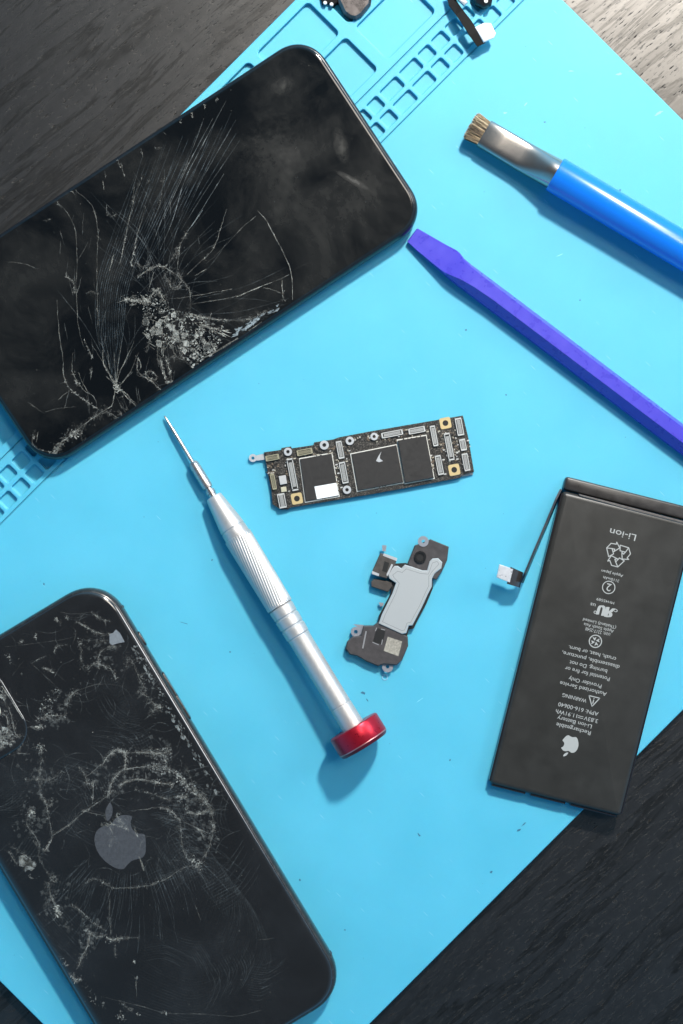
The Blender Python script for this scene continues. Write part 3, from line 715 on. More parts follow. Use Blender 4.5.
for k in range(34):
    y0 = 905 + k * 3.1
    ln([(150 - k, y0), (166, y0 + 22 - k * .2), (196, y0 + 34 - k * .4), (236, y0 + 30 - k)], random.uniform(.015, .045), .8, .15, cool=.6, step=6, flick=.3)
for k in range(26):
    ln([(2, 768 + k * 2.2), (22, 766 + k * 2.3), (44, 770 + k * 1.4)], random.uniform(.02, .05), .8, .15, cool=.8, step=6, flick=.3)
for k in range(60):
    a = R(-95 + k * 2.6); cx, cy = 98, 716
    ln([(cx + r * math.cos(a), cy + r * math.sin(a)) for r in (24, 34, 44)], random.uniform(.02, .05), .7, .1, cool=.8, flick=.3)
# splinters along the right rim
for k in range(150):
    t = random.random() ** 1.2; x = 134 + 86 * t + random.gauss(0, 1.8) - 3; y = 642 + 152 * t + random.gauss(0, 2.4)
    c.shard(x, y, random.uniform(.4, 1.7), random.uniform(.1, .5), .4, st=random.uniform(1, 2.4), ang=1.03)
for p in (((132,660),(138,675),(146,690)),((140,690),(150,700),(160,708)),((128,656),(126,668)),((150,712),(162,706)),((185,765),(196,790),(206,800))): c.rough(list(p), .4, 1.1, 2.0, 60)
for _ in range(110):
    c.shard(random.uniform(0, 320), random.uniform(600, 1020), random.uniform(.25, .6), .4)
c.finish(back)
c = Cracks(pb, .893, B2 - .30, L2 - .30); ln = c.line
for p in (((0,690),(5,697),(4,703)),((0,712),(6,716),(8,726),(5,738)),((8,706),(12,718),(15,732),(20,738)),((0,722),(4,730),(10,735)),((0,740),(8,738),(14,742)),((0,748),(6,742))): c.rough(list(p), .6, 1.4, 1.7, 60)
c.zone([(-4,728),(8,726),(15,738),(12,746),(-4,744)], 120, .6, (.5, 2.0)); c.speck([(0,696),(4,699)], 1.2, 40, 1.0)
ln([(2,686),(13,703),(23,719)], .6, 1.6, .1, flick=.3)  # no crack: highlight on the island's right edge, painted as a pale line
c.finish(cam_isl)

# ------------------------------------------------------------------ battery
ba = thing('phone_battery', Vector((*W(592.6, 646.5, .2)[:2], 0)), R(-14.1),
           'flat black lithium battery with upside down white print, overhanging the mat corner at right', 'battery')
ba['label'] = 'flat black lithium battery with white printed warnings, partly overhanging the mat edge'
kb = S * H / (H - .4)
BW, BL = 135.5 / kb, 318 / kb; ZB = .44
BLK = mat('black_battery_wrap', (.0265, .0245, .0215), .36, 0, .36, vary=.12, vscale=1.2, nb=.35, nscale=1.6)
GLOSS = mat('glossy_black_tape', (.012, .011, .014), .2, 0, .7, nb=.15, nscale=9)
bm = BM()
loft_rrect(bm, BW, BL - .55, .16, [(.06, .0), (.01, .04), (0, .12), (0, .30), (.03, .385), (.09, .428), (.17, .44)], 6, 0, -.24)
body = obj('cell_pouch', bm, BLK, ba, auto=45)
# folded terminal flap along the top
bm = BM()
loft_rrect(bm, BW, .46, .10, [(.03, .02), (0, .06), (0, .27), (.03, .33), (.07, .345)], 5, 0, BL / 2 - .23)
flap = obj('terminal_flap', bm, mat('brown_black_flap', (.032, .027, .024), .33, 0, .5, vary=.25, vscale=3, nb=.2, nscale=7), ba, auto=45)
bm = BM()
y0 = BL / 2 - .52
pts = [(-BW/2 + .55, y0 + .03), (0, y0 + .02), (BW/2 - .03, y0 + .0), (BW/2 - .03, y0 - .10), (0, y0 - .09), (-BW/2 + .6, y0 - .05)]
prism(bm, pts, .30, .452, .03)
obj('fold_seam', bm, mat('fold_seam_brown', (.10, .085, .075), .4, vary=.2), ba)
# black edge tape
for sx in (-1, 1):
    bm = BM(); loft_rrect(bm, .06, BL - .75, .02, [(0, .03), (0, .36), (.01, .37)], 3, sx * (BW / 2 + .002), -.24); obj('edge_tape', bm, GLOSS, ba, auto=40)
for x0_, x1_ in ((-BW/2 + .1, -BW/2 + 1.30), (-BW/2 + 1.48, -BW/2 + 2.72), (-BW/2 + 2.9, BW/2 - .15)):
    bm = BM(); box(bm, (x0_ + x1_) / 2, -BL / 2 + .02, .19, x1_ - x0_, .09, .32, 0, .015); obj('bottom_tape', bm, GLOSS, ba)
INK = mat('white_ink', (.34, .335, .315), .6)
zi = ZB + .0035
def T(s_, a, b_, h):
    bm = BM(); put_text(bm, s_, Lc(ba, *a, ZB), Lc(ba, *b_, ZB), h * .82 / 28.9, zi); obj('printed_text', bm, INK, ba)
bm = BM()
T('Rechargeable', (590.6,733.4), (556.3,724.4), 4.9)
T('Li-ion Battery', (591.6,726.8), (557.3,717.8), 4.9)
T('3.83V', (597.8,721.4), (584,718), 4.9); T('11.91Wh', (577,716.3), (555.8,711), 4.9)
T('APN: 616-00640', (598.3,714.3), (558.3,704), 4.9)
T('WARNING', (586.5,701.1), (562.4,694.9), 4.6)
T('Authorized Service', (606.5,694.5), (559.9,682.9), 4.8)
T('Provider Only', (601.4,686.6), (568.6,678.4), 4.8)
T('Potential for fire or', (609.6,679.4), (565,668), 4.8)
T('burning. Do not', (607,671.6), (569.6,662.3), 4.8)
T('disassemble, puncture,', (619.4,667.3), (562,652.7), 4.8)
T('crush, heat, or burn.', (615.9,659.3), (568.5,647.2), 4.8)
T('\u0e21\u0e2d\u0e01. 2217-2548', (610,634.8), (585.5,628.7), 4.0)
T('Apple South Asia', (613.6,631.6), (583.7,624.2), 3.8)
T('(Thailand) Limited', (615.9,627.6), (583,619.4), 3.8)
T('MH45589', (614.2,603.3), (596.6,598.9), 3.2)
T('c', (617.4,611.8), (614.0,610.9), 5.6); T('us', (595.4,605.8), (590.3,604.4), 4.8)
T('3110mAh', (619,581.2), (603.2,577.2), 3.4); T('Apple Japan', (623,576.2), (601.4,570.8), 3.4)
T('Li-ion', (635.7,538.0), (609.8,531.4), 8.0)
for dx_ in (0, .5, 1.0, 1.5, 2.0):
    put_text(bm, 'R', Lc(ba, 614.8 - dx_, 613.7, ZB), Lc(ba, 607.0 - dx_, 611.8, ZB), 10 / 28.9, zi + dx_ * .0008, True)
    put_text(bm, 'U', Lc(ba, 605.2 - dx_, 611.2, ZB), Lc(ba, 599.0 - dx_, 609.6, ZB), 10 / 28.9, zi + dx_ * .0008)
pc = Lc(ba, 595.2, 612.2, ZB)
def circ(bm, c_, r_, w_, n=28, z=None):
    for i in range(n):
        a, b_ = 2*math.pi*i/n, 2*math.pi*(i+1)/n
        vs = [bm.verts.new((c_[0] + rr * math.cos(t), c_[1] + rr * math.sin(t), z or zi)) for rr, t in ((r_, a), (r_, b_), (r_ - w_, b_), (r_ - w_, a))]
        bm.faces.new(vs)
circ(bm, pc, .055, .025, 12); obj('certification_mark', bm, INK, ba); bm = BM()
c1_ = Lc(ba, 595.4, 641.3, ZB); circ(bm, c1_, .23, .035)
for a in range(4):
    t = math.pi / 2 * a; d = Vector((math.cos(t), math.sin(t))); n_ = Vector((-d.y, d.x)); b0 = Vector(c1_[:2])
    sheet(bm, [b0 + d * .025 + n_ * .02, b0 + d * .15, b0 + (d + n_) * .09, b0 + n_ * .035 + d * .02], zi)
    stroke(bm, b0 + (d + n_) * .035, b0 + (d + n_) * .11, .03, zi + .0006)
obj('round_mark', bm, INK, ba); bm = BM()
c2_ = Lc(ba, 608.7, 587.4, ZB); circ(bm, c2_, .23, .03)
put_text(bm, '2', Vector(c2_[:2]) + Vector((.085, 0)), Vector(c2_[:2]) - Vector((.085, 0)), .26, zi)
obj('round_mark', bm, INK, ba); bm = BM()
# warning triangle (point towards the text top)
w0 = Vector(Lc(ba, 593.4, 700.8, ZB)[:2]); up = Vector((0, -1))
tri = [w0 + Vector((0, -.20)), w0 + Vector((.19, .14)), w0 + Vector((-.19, .14))]
for a, b_ in zip(tri, tri[1:] + tri[:1]): stroke(bm, a, b_, .035, zi)
stroke(bm, w0 + Vector((0, -.09)), w0 + Vector((0, .03)), .035, zi + .0006); stroke(bm, w0 + Vector((0, .075)), w0 + Vector((0, .085)), .035, zi + .0006)
obj('warning_triangle', bm, INK, ba); bm = BM()
# direct-current symbol
e0 = Vector(Lc(ba, 583, 717.8, ZB)[:2]); e1 = Vector(Lc(ba, 578, 716.5, ZB)[:2])
stroke(bm, e0 + Vector((0, -.03)), e1 + Vector((0, -.03)), .02, zi); stroke(bm, e0 + Vector((0, .03)), e1 + Vector((0, .03)), .02, zi)
obj('current_symbol', bm, INK, ba); bm = BM()
# recycling sign: three folded arrows drawn in outline
rc = Vector(Lc(ba, 617.7, 554.2, ZB)[:2])
for k in range(3):
    rt = Matrix.Rotation(R(120 * k + 180), 2)
    G = lambda x, y: rc + rt @ Vector((x, y)) * .0185
    for poly in ([(-15, 9), (-6, 23), (6, 23), (11.5, 15), (15, 17), (11, 5.5), (-1.5, 8.5), (3, 10.5), (0, 14.5), (-5, 6), (-15, 9)], [(-6, 23), (1, 14)]):
        for a, b_ in zip(poly, poly[1:]): stroke(bm, G(*a), G(*b_), .032, zi + random.random() * .0008)
obj('recycling_mark', bm, INK, ba); bm = BM()
fc = Lc(ba, 570, 745.2, ZB)
fruit(bm, (fc.x, fc.y), (0, -1), 19.5 / 28.9, zi)
obj('fruit_emblem', bm, INK, ba)

# flex cable with connector
bm = BM()
path = [(563, 490, .22), (558, 500, .30), (549, 522, .40), (537, 550, .55), (527, 574, .66), (523, 583, .70)]
loA = [Lc(ba, x, y, z) for x, y, z in path]
rows = []
for i, p in enumerate(loA):
    a = loA[max(i-1, 0)]; b_ = loA[min(i+1, len(loA)-1)]; d = (b_ - a).normalized()
    side = d.cross(Vector((0, 0, 1))).normalized() * .035
    up_ = Vector((0, 0, .19 if i < 5 else .13))
    rows.append([p - side - up_, p + side - up_, p + side * 1.0 + up_ + d * 0 - Vector((.10, 0, 0)), p - side + up_ - Vector((.10, 0, 0))])
loops_mesh(bm, rows)
fx = obj('flex_cable', bm, mat('dark_flex', (.006, .012, .022), .3, 0, .3), ba)
def quadpx(t, pts, z0, z1, bev=.0):
    bm = BM(); prism(bm, [tuple(Lc(t, x, y, z1)[:2]) for x, y in pts], z0, z1, bev); return bm
bm = BM(); loops = []
for t in [i / 12 for i in range(13)]:
    a_ = t * 2.3; x_ = 511 + 12.5 * (math.sin(min(a_, 1.57)) if a_ < 1.57 else 1 - .25 * (a_ - 1.57)); z_ = .76 - .16 * (1 - math.cos(a_)) - .10 * t
    pu, pd = Lc(ba, x_, 567 + (x_ - 511) * .45, z_), Lc(ba, x_ - 3.5, 584 + (x_ - 511) * .30, z_)
    dn = Vector((-.02, 0, -.03)); loops.append([pu, pd, pd + dn, pu + dn])
loops_mesh(bm, loops)
obj('connector_bend', bm, mat('shiny_bend', (.13, .115, .11), .16, .75, .8, nb=.15, nscale=12), ba, auto=50)
obj('connector_plate', quadpx(ba, [(499.5,564.2),(513.5,569),(510,583),(496.5,577.5)], .66, .76, .02), mat('plated_connector', (.72, .70, .70), .3, .45, .7, vary=.1), ba)

# ------------------------------------------------------------------ screwdriver
p0, p1 = W(164.5, 416, .13), W(362.6, 742, .97)
dv = p1 - p0; LEN = dv.length
rz = math.atan2(dv.y, dv.x); pit = -math.asin(dv.z / LEN)
sd = thing('precision_screwdriver', p0, rz, 'slim silver precision screwdriver with knurled grip and red end cap', 'screwdriver', pitch=pit)
ALU = mat('satin_aluminium', (.49, .465, .445), .42, .6, .6, vary=.04, vscale=10, nb=.05, nscale=120)
STEEL = mat('ground_steel', (.42, .38, .36), .27, .85, .6, vary=.1, vscale=8, nb=.05, nscale=60)
k = LEN / 375.0
P_ = lambda *a: [(s * k, r * .0348) for s, r in a]
bm = BM(); lathe(bm, P_((0, .5), (1.5, .9), (5, 1.3), (9, 1.5), (13, 1.6), (14.5, 2.1), (30, 2.1), (54, 2.1), (57, 2.1)), 24)
obj('bit', bm, STEEL, sd, auto=35)
bm = BM(); lathe(bm, P_((53.5, 2.3), (54, 3.7), (56, 4.9), (59, 5.2), (80, 5.4), (83.5, 5.0), (84, 3.4), (86, 3.4), (86.5, 4.7), (90, 4.8), (90.5, 4.0), (97, 4.0)), 32)
obj('chuck', bm, STEEL, sd, auto=35)
bm = BM(); lathe(bm, P_((93.5, 4.5), (94, 7.8), (95, 8.4), (97, 8.7), (122, 12.2), (130, 13.0), (130.6, 12.5), (131.4, 12.5), (132, 13.0), (138, 13.3), (140, 13.0)), 56)
obj('nose_cone', bm, ALU, sd, auto=35)
bm = BM()
def flute(s, a, r):
    t = (s / k - 140) / 80
    env = min(1, max(0, min(t, 1 - t) * 18))
    x = (a * 34 / (2 * math.pi) + t * -5.5) % 1.0
    return r - env * .024 * (abs(x - .5) * 2) ** 1.5
pr = [(139.5, 12.3)] + [(140 + 80 * i / 44, 14.3 - .7 * i / 44) for i in range(45)] + [(220.5, 12.3)]
lathe(bm, P_(*pr), 272, flute)
obj('knurled_grip', bm, ALU, sd, auto=50)
bm = BM()
pr = [(220, 11.2)]
s0 = 221
for i in range(3):
    pr += [(s0, 12.2 - .2*i), (s0 + .8, 12.9 - .2*i), (s0 + 9.6, 12.6 - .2*i), (s0 + 10.2, 12.1 - .2*i), (s0 + 10.8, 11.8 - .2*i)]; s0 += 11.4
pr += [(s0, 11.7), (s0 + 3, 11.4), (300, 11.2), (333, 11.2), (333.5, 10.8), (334.3, 10.8), (334.8, 11.3), (357, 11.5), (359, 11.5)]
lathe(bm, P_(*pr), 56)
obj('handle_tube', bm, ALU, sd, auto=30)
RED = mat('red_anodised_metal', (.46, .010, .026), .32, .7, .7, vary=.05, aniso=.0)
bm = BM(); lathe(bm, P_((357, 10), (357, 25.2), (357.8, 26.3), (358.6, 26.6), (374.5, 26.8), (375.2, 26.5)), 96)
cap = obj('end_cap', bm, RED, sd, auto=25)
bm = BM(); lathe(bm, P_((375.2, 26.5), (375.7, 26.9), (376.4, 26.6)), 96, cap0=False, cap1=False); obj('cap_rim', bm, mat('bright_cut_rim', (.5, .2, .2), .35, .8), cap, smooth=True)
bm = BM(); lathe(bm, P_((376.4, 26.5), (379, 24.8), (379.5, 24.0), (378.5, 23.0), (378.5, 0.1)), 96); obj('cap_face', bm, mat('dark_red_face', (.22, .008, .015), .3, .7), cap, auto=25)

# ------------------------------------------------------------------ cleaning brush
b0, b1 = W(471.5, 126.0, .42), W(690, 254.5, .62)
dv = b1 - b0; dv.z = 0; rz = math.atan2(dv.y, dv.x)
bt = thing('cleaning_brush', Vector((b0.x, b0.y, 0)), rz, 'short bristled flat brush with metal ferrule and glossy blue tube handle', 'brush')
kx = 1 / 28.95
# bristles: tapering filaments
BR = [mat('bristle_tan', (.30, .21, .11), .55), mat('bristle_dark', (.07, .045, .025), .55), mat('bristle_light', (.52, .42, .27), .55)]
bm = BM()
for i in range(1500):
    y = random.uniform(-.44, .44); z = .42 + random.uniform(-.15, .15) * math.sqrt(max(.05, 1 - (y / .48) ** 2))
    x1 = .62; x0 = random.uniform(-.10, .12) + abs(y) * .05; dy = random.gauss(0, .035) + y * .06; dz = random.gauss(0, .04)
    if abs(y - .10) < .035 and random.random() < .8: continue
    w_ = random.uniform(.006, .011); rows = []
    for x, ww, t in ((x1, w_, 0), ((x0 + x1) / 2, w_, .4), (x0, w_ * .6, 1)):
        rows.append([(x, y + dy * t + a * ww, z + dz * t + b_ * ww) for a, b_ in ((1, 0), (-.5, .87), (-.5, -.87))])
    loops_mesh(bm, rows, mi=random.choice((0, 0, 1, 1, 2)))
obj('bristles', bm, BR, bt)
FER = mat('tin_ferrule', (.40, .37, .34), .22, .95, .6, nb=.12, nscale=1.6)
bm = BM(); loops = []
def sup(x, hw, hz, zc, ex):
    lp = []
    for i in range(56):
        a = 2 * math.pi * i / 56; c_, s_ = math.cos(a), math.sin(a)
        lp.append((x, hw * math.copysign(abs(c_) ** (2 / ex), c_), zc + hz * math.copysign(abs(s_) ** (2 / ex), s_)))
    return lp
for x, hw, hz, zc, ex in ((.52, .45, .15, .42, 4), (.50, .49, .18, .42, 4.2), (.52, .50, .19, .42, 4.2), (1.2, .505, .20, .43, 4.2), (2.0, .515, .21, .44, 3.8), (2.25, .518, .24, .46, 3.2), (2.6, .522, .33, .51, 2.5), (2.95, .53, .45, .56, 2.1), (3.2, .535, .52, .60, 2.0), (3.9, .54, .54, .61, 2.0)):
    loops.append(sup(x, hw, hz, zc, ex))
loops_mesh(bm, loops)
obj('ferrule', bm, FER, bt, auto=40)
HB = mat('glossy_blue_plastic', (.006, .165, .66), .24, 0, .6, coat=.25, nb=.03, nscale=4, Subsurface_Weight=.08)
bm = BM()
def tube(bm, prof, zc):
    loops = [[(x, r * math.cos(2*math.pi*i/64), zc + r * math.sin(2*math.pi*i/64)) for i in range(64)] for x, r in prof]
    loops_mesh(bm, loops, cap0=False)
tube(bm, [(3.60, .53), (3.34, .545), (3.32, .57), (3.33, .605), (3.36, .62), (9, .622), (13, .605), (13.4, .55), (13.5, .40), (13.5, .01)], .615)
obj('handle', bm, HB, bt, auto=45)

# ------------------------------------------------------------------ spudger
s0_ = W(411.5, 235.5, .2); s1_ = W(683, 439.5, .3)
dv = s1_ - s0_; rz = math.atan2(dv.y, dv.x)
sp = thing('pry_tool', Vector((s0_.x, s0_.y, 0)), rz, 'purple plastic pry bar with a flat chisel tip', 'spudger')
PUR = mat('violet_nylon', (.060, .050, .45), .30, 0, .6, vary=.05, vscale=3, nb=.08, nscale=9, Subsurface_Weight=.1)
# sections: x, upper half width, lower half width, top z, facet share
bm = BM(); loops = []
secs = [(.0, .31, .24, .10, .16, .0), (.03, .33, .27, .08, .20, .0), (.5, .38, .32, .06, .25, .0), (1.1, .44, .36, .04, .33, .0), (1.55, .50, .385, .02, .40, .0),
        (1.72, .49, .40, .02, .44, .05), (1.95, .42, .42, .01, .52, .30), (2.3, .40, .43, .01, .60, .62), (2.8, .405, .43, .01, .64, .85), (3.6, .41, .43, .01, .65, 1.0), (7, .41, .43, .01, .65, 1.0), (10, .41, .43, .01, .65, 1.0), (14.6, .41, .43, .01, .65, 1.0), (14.9, .36, .38, .05, .60, 1.0), (15.0, .30, .3, .12, .5, 1.0)]
for x, a, b_, zb, zt, f in secs:
    e = .12 * f + .015
    loops.append([(x, a - .04, zb), (x, a, zb + .06), (x, a, zt - e - .10 * f), (x, a - e, zt), (x, -b_ * (1 - .60 * f) + .02, zt), (x, -b_ + .01, zt - .02 - .30 * f), (x, -b_, zb + .08), (x, -b_ + .05, zb)])
loops_mesh(bm, loops)
bmesh.ops.bevel(bm, geom=[e_ for e_ in bm.edges if len(e_.link_faces) == 2 and e_.calc_face_angle() > .3], offset=.03, segments=3, affect='EDGES', profile=.5)
obj('blade_and_shaft', bm, PUR, sp, auto=30)

# ------------------------------------------------------------------ logic board
A = R(10.9)
lb = thing('logic_board', Vector((*W(368, 463, .1)[:2], 0)), A, 'long narrow dark circuit board with chips, connectors and gold screw pads', 'circuit board')
q = NT('circuit_board'); v = q.coords()
vo = q.n('ShaderNodeTexVoronoi', distance='CHEBYCHEV'); vo.inputs['Scale'].default_value = 11; q.l(v, vo.inputs['Vector'])
bb = q.mix(q.ramp(vo.outputs['Distance'], [(.25, 0.0), (.4, 1.0)]), (.030, .026, .022), (.012, .011, .010))
bb = q.mix(q.ramp(q.noise(v, 22, 4, .7), [(.50, 0.0), (.66, .8)]), bb, (.19, .17, .145))
q.l(bb, q.b.inputs['Base Color']); q.b.inputs['Roughness'].default_value = .35
q.bump(vo.outputs['Distance'], .3, .02)
PCB = q.m
ZL = .17
out_px = [(263.8,452.3),(280.9,449.9),(281.5,448),(291,446.4),(291.8,448.3),(313.3,445.1),(314.2,442.3),(333.3,439.4),(339,437.3),(370,431.4),(404.4,425.5),(462.9,415.5),(468,436),(474.1,471.9),(461.8,475.5),(459.8,478),(410,487.5),(370,494.6),(290.4,507.8),(287.6,509.6),(280.9,509.6),(272.4,504.3),(271.4,491.4),(268,474)]
obj('board', quadpx(lb, out_px, .03, ZL, .01), PCB, lb)
CHIP = mat('chip_epoxy', (.028, .025, .023), .38, 0, .5, vary=.1, vscale=8, nb=.05)
SOLD = mat('solder_edge', (.72, .70, .64), .4, .3)
GOLD = mat('gold_pad', (.72, .54, .27), .35, .45)
SILV = mat('bright_nickel', (.72, .71, .70), .3, .55)
DARKC = mat('connector_black', (.02, .019, .018), .35)
GREYC = mat('connector_grey', (.20, .19, .175), .4, .3, vary=.3, vscale=20)
def chip(pts, h, m=CHIP, name='chip'):
    q_ = [Lc(lb, x, y, h) for x, y in pts]; cx_ = sum(p.x for p in q_) / 4; cy_ = sum(p.y for p in q_) / 4
    bm = BM(); prism(bm, [(cx_ + (p.x - cx_) * 1.06, cy_ + (p.y - cy_) * 1.065) for p in q_], ZL - .005, ZL + .022); fr = obj('shield_outline', bm, SOLD, lb)
    bm = BM(); prism(bm, [(cx_ + (p.x - cx_) * 1.015, cy_ + (p.y - cy_) * 1.015) for p in q_], ZL, ZL + .034); obj('underfill_gap', bm, DARKC, lb)
    bm = BM(); prism(bm, [(p.x, p.y) for p in q_], ZL, h, .008); return obj(name, bm, m, lb)
chip([(300,459.4),(331.4,453.9),(338.6,495.6),(305.7,501.3)], .24)
chip([(351.6,454.4),(396.2,445.4),(403.0,482.1),(358,490.6)], .25)
chip([(397.8,440.7),(426,436),(433.8,477.6),(405.2,482.8)], .30)
obj('white_label', quadpx(lb, [(314.4,486.6),(336.3,482.8),(338.6,495.2),(317.0,499.2)], .241, .246), mat('paper_white', (.78, .77, .75), .6), lb)
bm = BM(); sheet(bm, [Lc(lb, x, y, .25) for x, y in ((381.5,451.5),(378.5,456),(376,461),(379,462.2),(383,461),(379.8,458.5),(380,455.5))], .252); obj('glue_mark', bm, SILV, lb)
for x, y, r_ in ((288,451.8,4.1),(324.3,445.1,4.6),(349.8,440.9,4.2),(347,489.8,4.2),(374.1,436.6,3.8)):
    p = Lc(lb, x, y, ZL); bm = BM(); ring(bm, p.x, p.y, ZL, ZL + .07, r_ * .42 / 28.9, r_ / 28.9, 24); obj('screw_boss', bm, SILV, lb, auto=40)
    bm = BM(); disc(bm, p.x, p.y, ZL, ZL + .012, r_ * .41 / 28.9, 16); obj('boss_hole', bm, DARKC, lb)
for x, y in ((296.9,498.6),(445.4,423.1),(454.2,469.8)):
    p = Lc(lb, x, y, ZL); bm = BM(); n_ = 32
    a0 = [2 * math.pi * i / 40 for i in range(40)]
    def sqp(t):
        c_, s_ = math.cos(t), math.sin(t); return .192 / (abs(c_) ** 8 + abs(s_) ** 8) ** (1 / 8)
    o_ = [(p.x + sqp(t) * math.cos(t), p.y + sqp(t) * math.sin(t), ZL - .01) for t in a0]; o2 = [(x_, y_, ZL + .022) for x_, y_, _ in o_]
    i2 = [(p.x + .10 * math.cos(t), p.y + .10 * math.sin(t), ZL + .022) for t in a0]; i1 = [(x_, y_, ZL - .01) for x_, y_, _ in i2]
    loops_mesh(bm, [o_, o2, i2, i1], cap0=False, cap1=False); obj('gold_screw_pad', bm, GOLD, lb)
    bm = BM(); disc(bm, p.x, p.y, ZL, ZL + .008, .103, 18); obj('pad_hole', bm, DARKC, lb)
def conn(x, y, ln_, wd, horiz=False, body=GREYC, rim=SILV, name='connector'):
    p = Lc(lb, x, y, ZL); L_, W_ = ln_ / 28.9, wd / 28.9
    if horiz: L_, W_ = W_, L_
    # local axes: x along the board, y across
    bm = BM(); loft_rrect(bm, W_, L_, .05, [(0, ZL - .01), (0, ZL + .05), (.01, ZL + .058)], 3, p.x, p.y); c0 = obj(name, bm, DARKC, lb)
    bm = BM()
    if horiz:
        for s_ in (-1, 1): box(bm, p.x, p.y + s_ * L_ * .36, ZL + .06, W_ * .86, .028, .02)
        for s_ in (-1, 1): box(bm, p.x + s_ * (W_ / 2 - .03), p.y, ZL + .06, .05, L_ * .8, .025)
        n_ = int(W_ / .045)
        for i in range(n_): box(bm, p.x - W_ * .36 + W_ * .72 * i / max(1, n_ - 1), p.y, ZL + .058, .02, L_ * .45, .014)
    else:
        for s_ in (-1, 1): box(bm, p.x + s_ * W_ * .36, p.y, ZL + .06, .028, L_ * .86, .02)
        for s_ in (-1, 1): box(bm, p.x, p.y + s_ * (L_ / 2 - .03), ZL + .06, W_ * .8, .05, .025)
        n_ = int(L_ / .045)
        for i in range(n_): box(bm, p.x, p.y - L_ * .36 + L_ * .72 * i / max(1, n_ - 1), ZL + .058, W_ * .45, .02, .014)
    obj('contacts', bm, rim, c0)
PADG = mat('pale_gold_contacts', (.50, .45, .30), .35, .6)
NICK = mat('dull_nickel', (.60, .585, .55), .38, .4)
for a in ((292.5,474.6,33,7.5),(340.1,449.9,18,7),(343.7,472.7,22,7.5),(434,436,21,6),(449.1,446.7,28,7),(439.3,465.1,20,7),(459.4,426.8,18,8),(462.9,444.8,12,7),(465.9,462.2,18,7)): conn(*a, rim=NICK)
for a in ((392.1,433.9,22,6.5),(416.7,430.3,17,7)): conn(*a, horiz=True, rim=NICK)
for a in ((272.4,457.7,14,6.5),(304.7,452,16,7)): conn(*a, horiz=True, rim=PADG)
conn(273.5,481.8,16,5, rim=PADG)
obj('ceramic_part', quadpx(lb, [(278.6,476.3),(285.6,475),(287,483.6),(280.2,485)], ZL, ZL + .07, .01), mat('ceramic_grey', (.42, .40, .38), .45), lb)
obj('ceramic_part', quadpx(lb, [(280.5,487.4),(286,486.5),(286.8,491.5),(281.4,492.4)], ZL, ZL + .06, .01), mat('ceramic_tan', (.45, .40, .28), .45), lb)
conn(282, 500.8, 15, 9, rim=NICK)
# small passives, too many to count
bm = BM()
regs = [((352,442),(396,434),12),((396,441),(430,433),8),((427,432),(440,426),8),((428,455),(434,476),10),((440,430),(456,462),26),((452,440),(470,468),14),((266,462),(279,474),9),((285,457),(298,496),10),((334,444),(350,492),20),((360,490),(402,485),10),((404,486),(440,480),8),((440,478),(458,474),6),((300,457),(334,448),10),((322,502),(345,497),5),((398,432),(426,426),9),((455,436),(458,474),8)]
MI = 0
for (xa, ya), (xb, yb), n_ in regs:
    for _ in range(n_ * 4):
        px_, py_ = random.uniform(xa, xb), random.uniform(min(ya, yb), max(ya, yb))
        if py_ > 478 - (px_ - 455) * .19 - 3 - (2 if px_ > 350 else 0) or py_ < 417.5 - (px_ - 455) * .19 + (3 if px_ < 350 else 1): continue
        if any(abs(px_ - gx) < 7.5 and abs(py_ - gy) < 7.5 for gx, gy in ((296.9,498.6),(445.4,423.1),(454.2,469.8))): continue
        p = Lc(lb, px_, py_, ZL)
        n0 = len(bm.faces); sx, sy = random.choice(((.06, .03), (.03, .06), (.08, .045), (.05, .03), (.03, .05)))
        h_ = random.uniform(.015, .04); box(bm, p.x, p.y, ZL + h_ / 2, sx, sy, h_)
        bm.faces.ensure_lookup_table(); mi = random.choice((0, 0, 1, 1, 2, 3))
        for f_ in bm.faces[n0:]: f_.material_index = mi
o = obj('small_passives', bm, [mat('cap_brown', (.16, .12, .085), .4), mat('cap_dark', (.03, .028, .026), .4), NICK, mat('cap_cream', (.42, .38, .30), .45)], lb); o['kind'] = 'stuff'
bm = BM(); p = Lc(lb, 252.9, 458, .12); ring(bm, p.x, p.y, .08, .11, .055, .14, 20); obj('ground_tab', bm, SILV, lb, auto=40)
obj('tab_strip', quadpx(lb, [(256.3,455.4),(264.3,453.6),(265.4,459.6),(256.6,460.6)], .085, .112), SILV, lb)
bm = BM(); q_ = Lc(lb, 467.5, 474.6, .06); box(bm, q_.x, q_.y, .05, .38, .07, .03, 0); obj('edge_tab', bm, SILV, lb)

# ------------------------------------------------------------------ earpiece speaker
es = thing('earpiece_module', Vector((*W(398, 603, .1)[:2], 0)), R(-24), 'small earpiece speaker assembly with brushed silver plate and dark plastic ends', 'phone part')
F = lambda pts: [(330 + x / 4.879, 525 + y / 4.879) for x, y in pts]
PLA = mat('dark_grey_plastic', (.055, .048, .047), .42, 0, .45, vary=.2, vscale=6, nb=.2, nscale=12)
obj('lower_housing', quadpx(es, F([(163,492),(212,492),(236,474),(380,545),(382,590),(366,628),(352,660),(325,685),(262,680),(235,690),(180,668),(132,640),(95,632),(76,605),(84,570),(110,545),(150,540)]), .03, .30, .04), PLA, es, auto=20)
obj('upper_housing', quadpx(es, F([(378,190),(414,100),(440,92),(492,70),(580,106),(572,172),(545,228),(518,268),(500,262),(470,235),(400,212)]), .04, .30, .03), PLA, es, auto=20)
obj('base_carrier', quadpx(es, F([(300,190),(370,185),(500,262),(502,310),(470,385),(435,450),(408,505),(385,510),(375,545),(340,548),(232,492),(240,440),(296,335),(302,300),(285,262)]), .03, .20), DARKC, es)
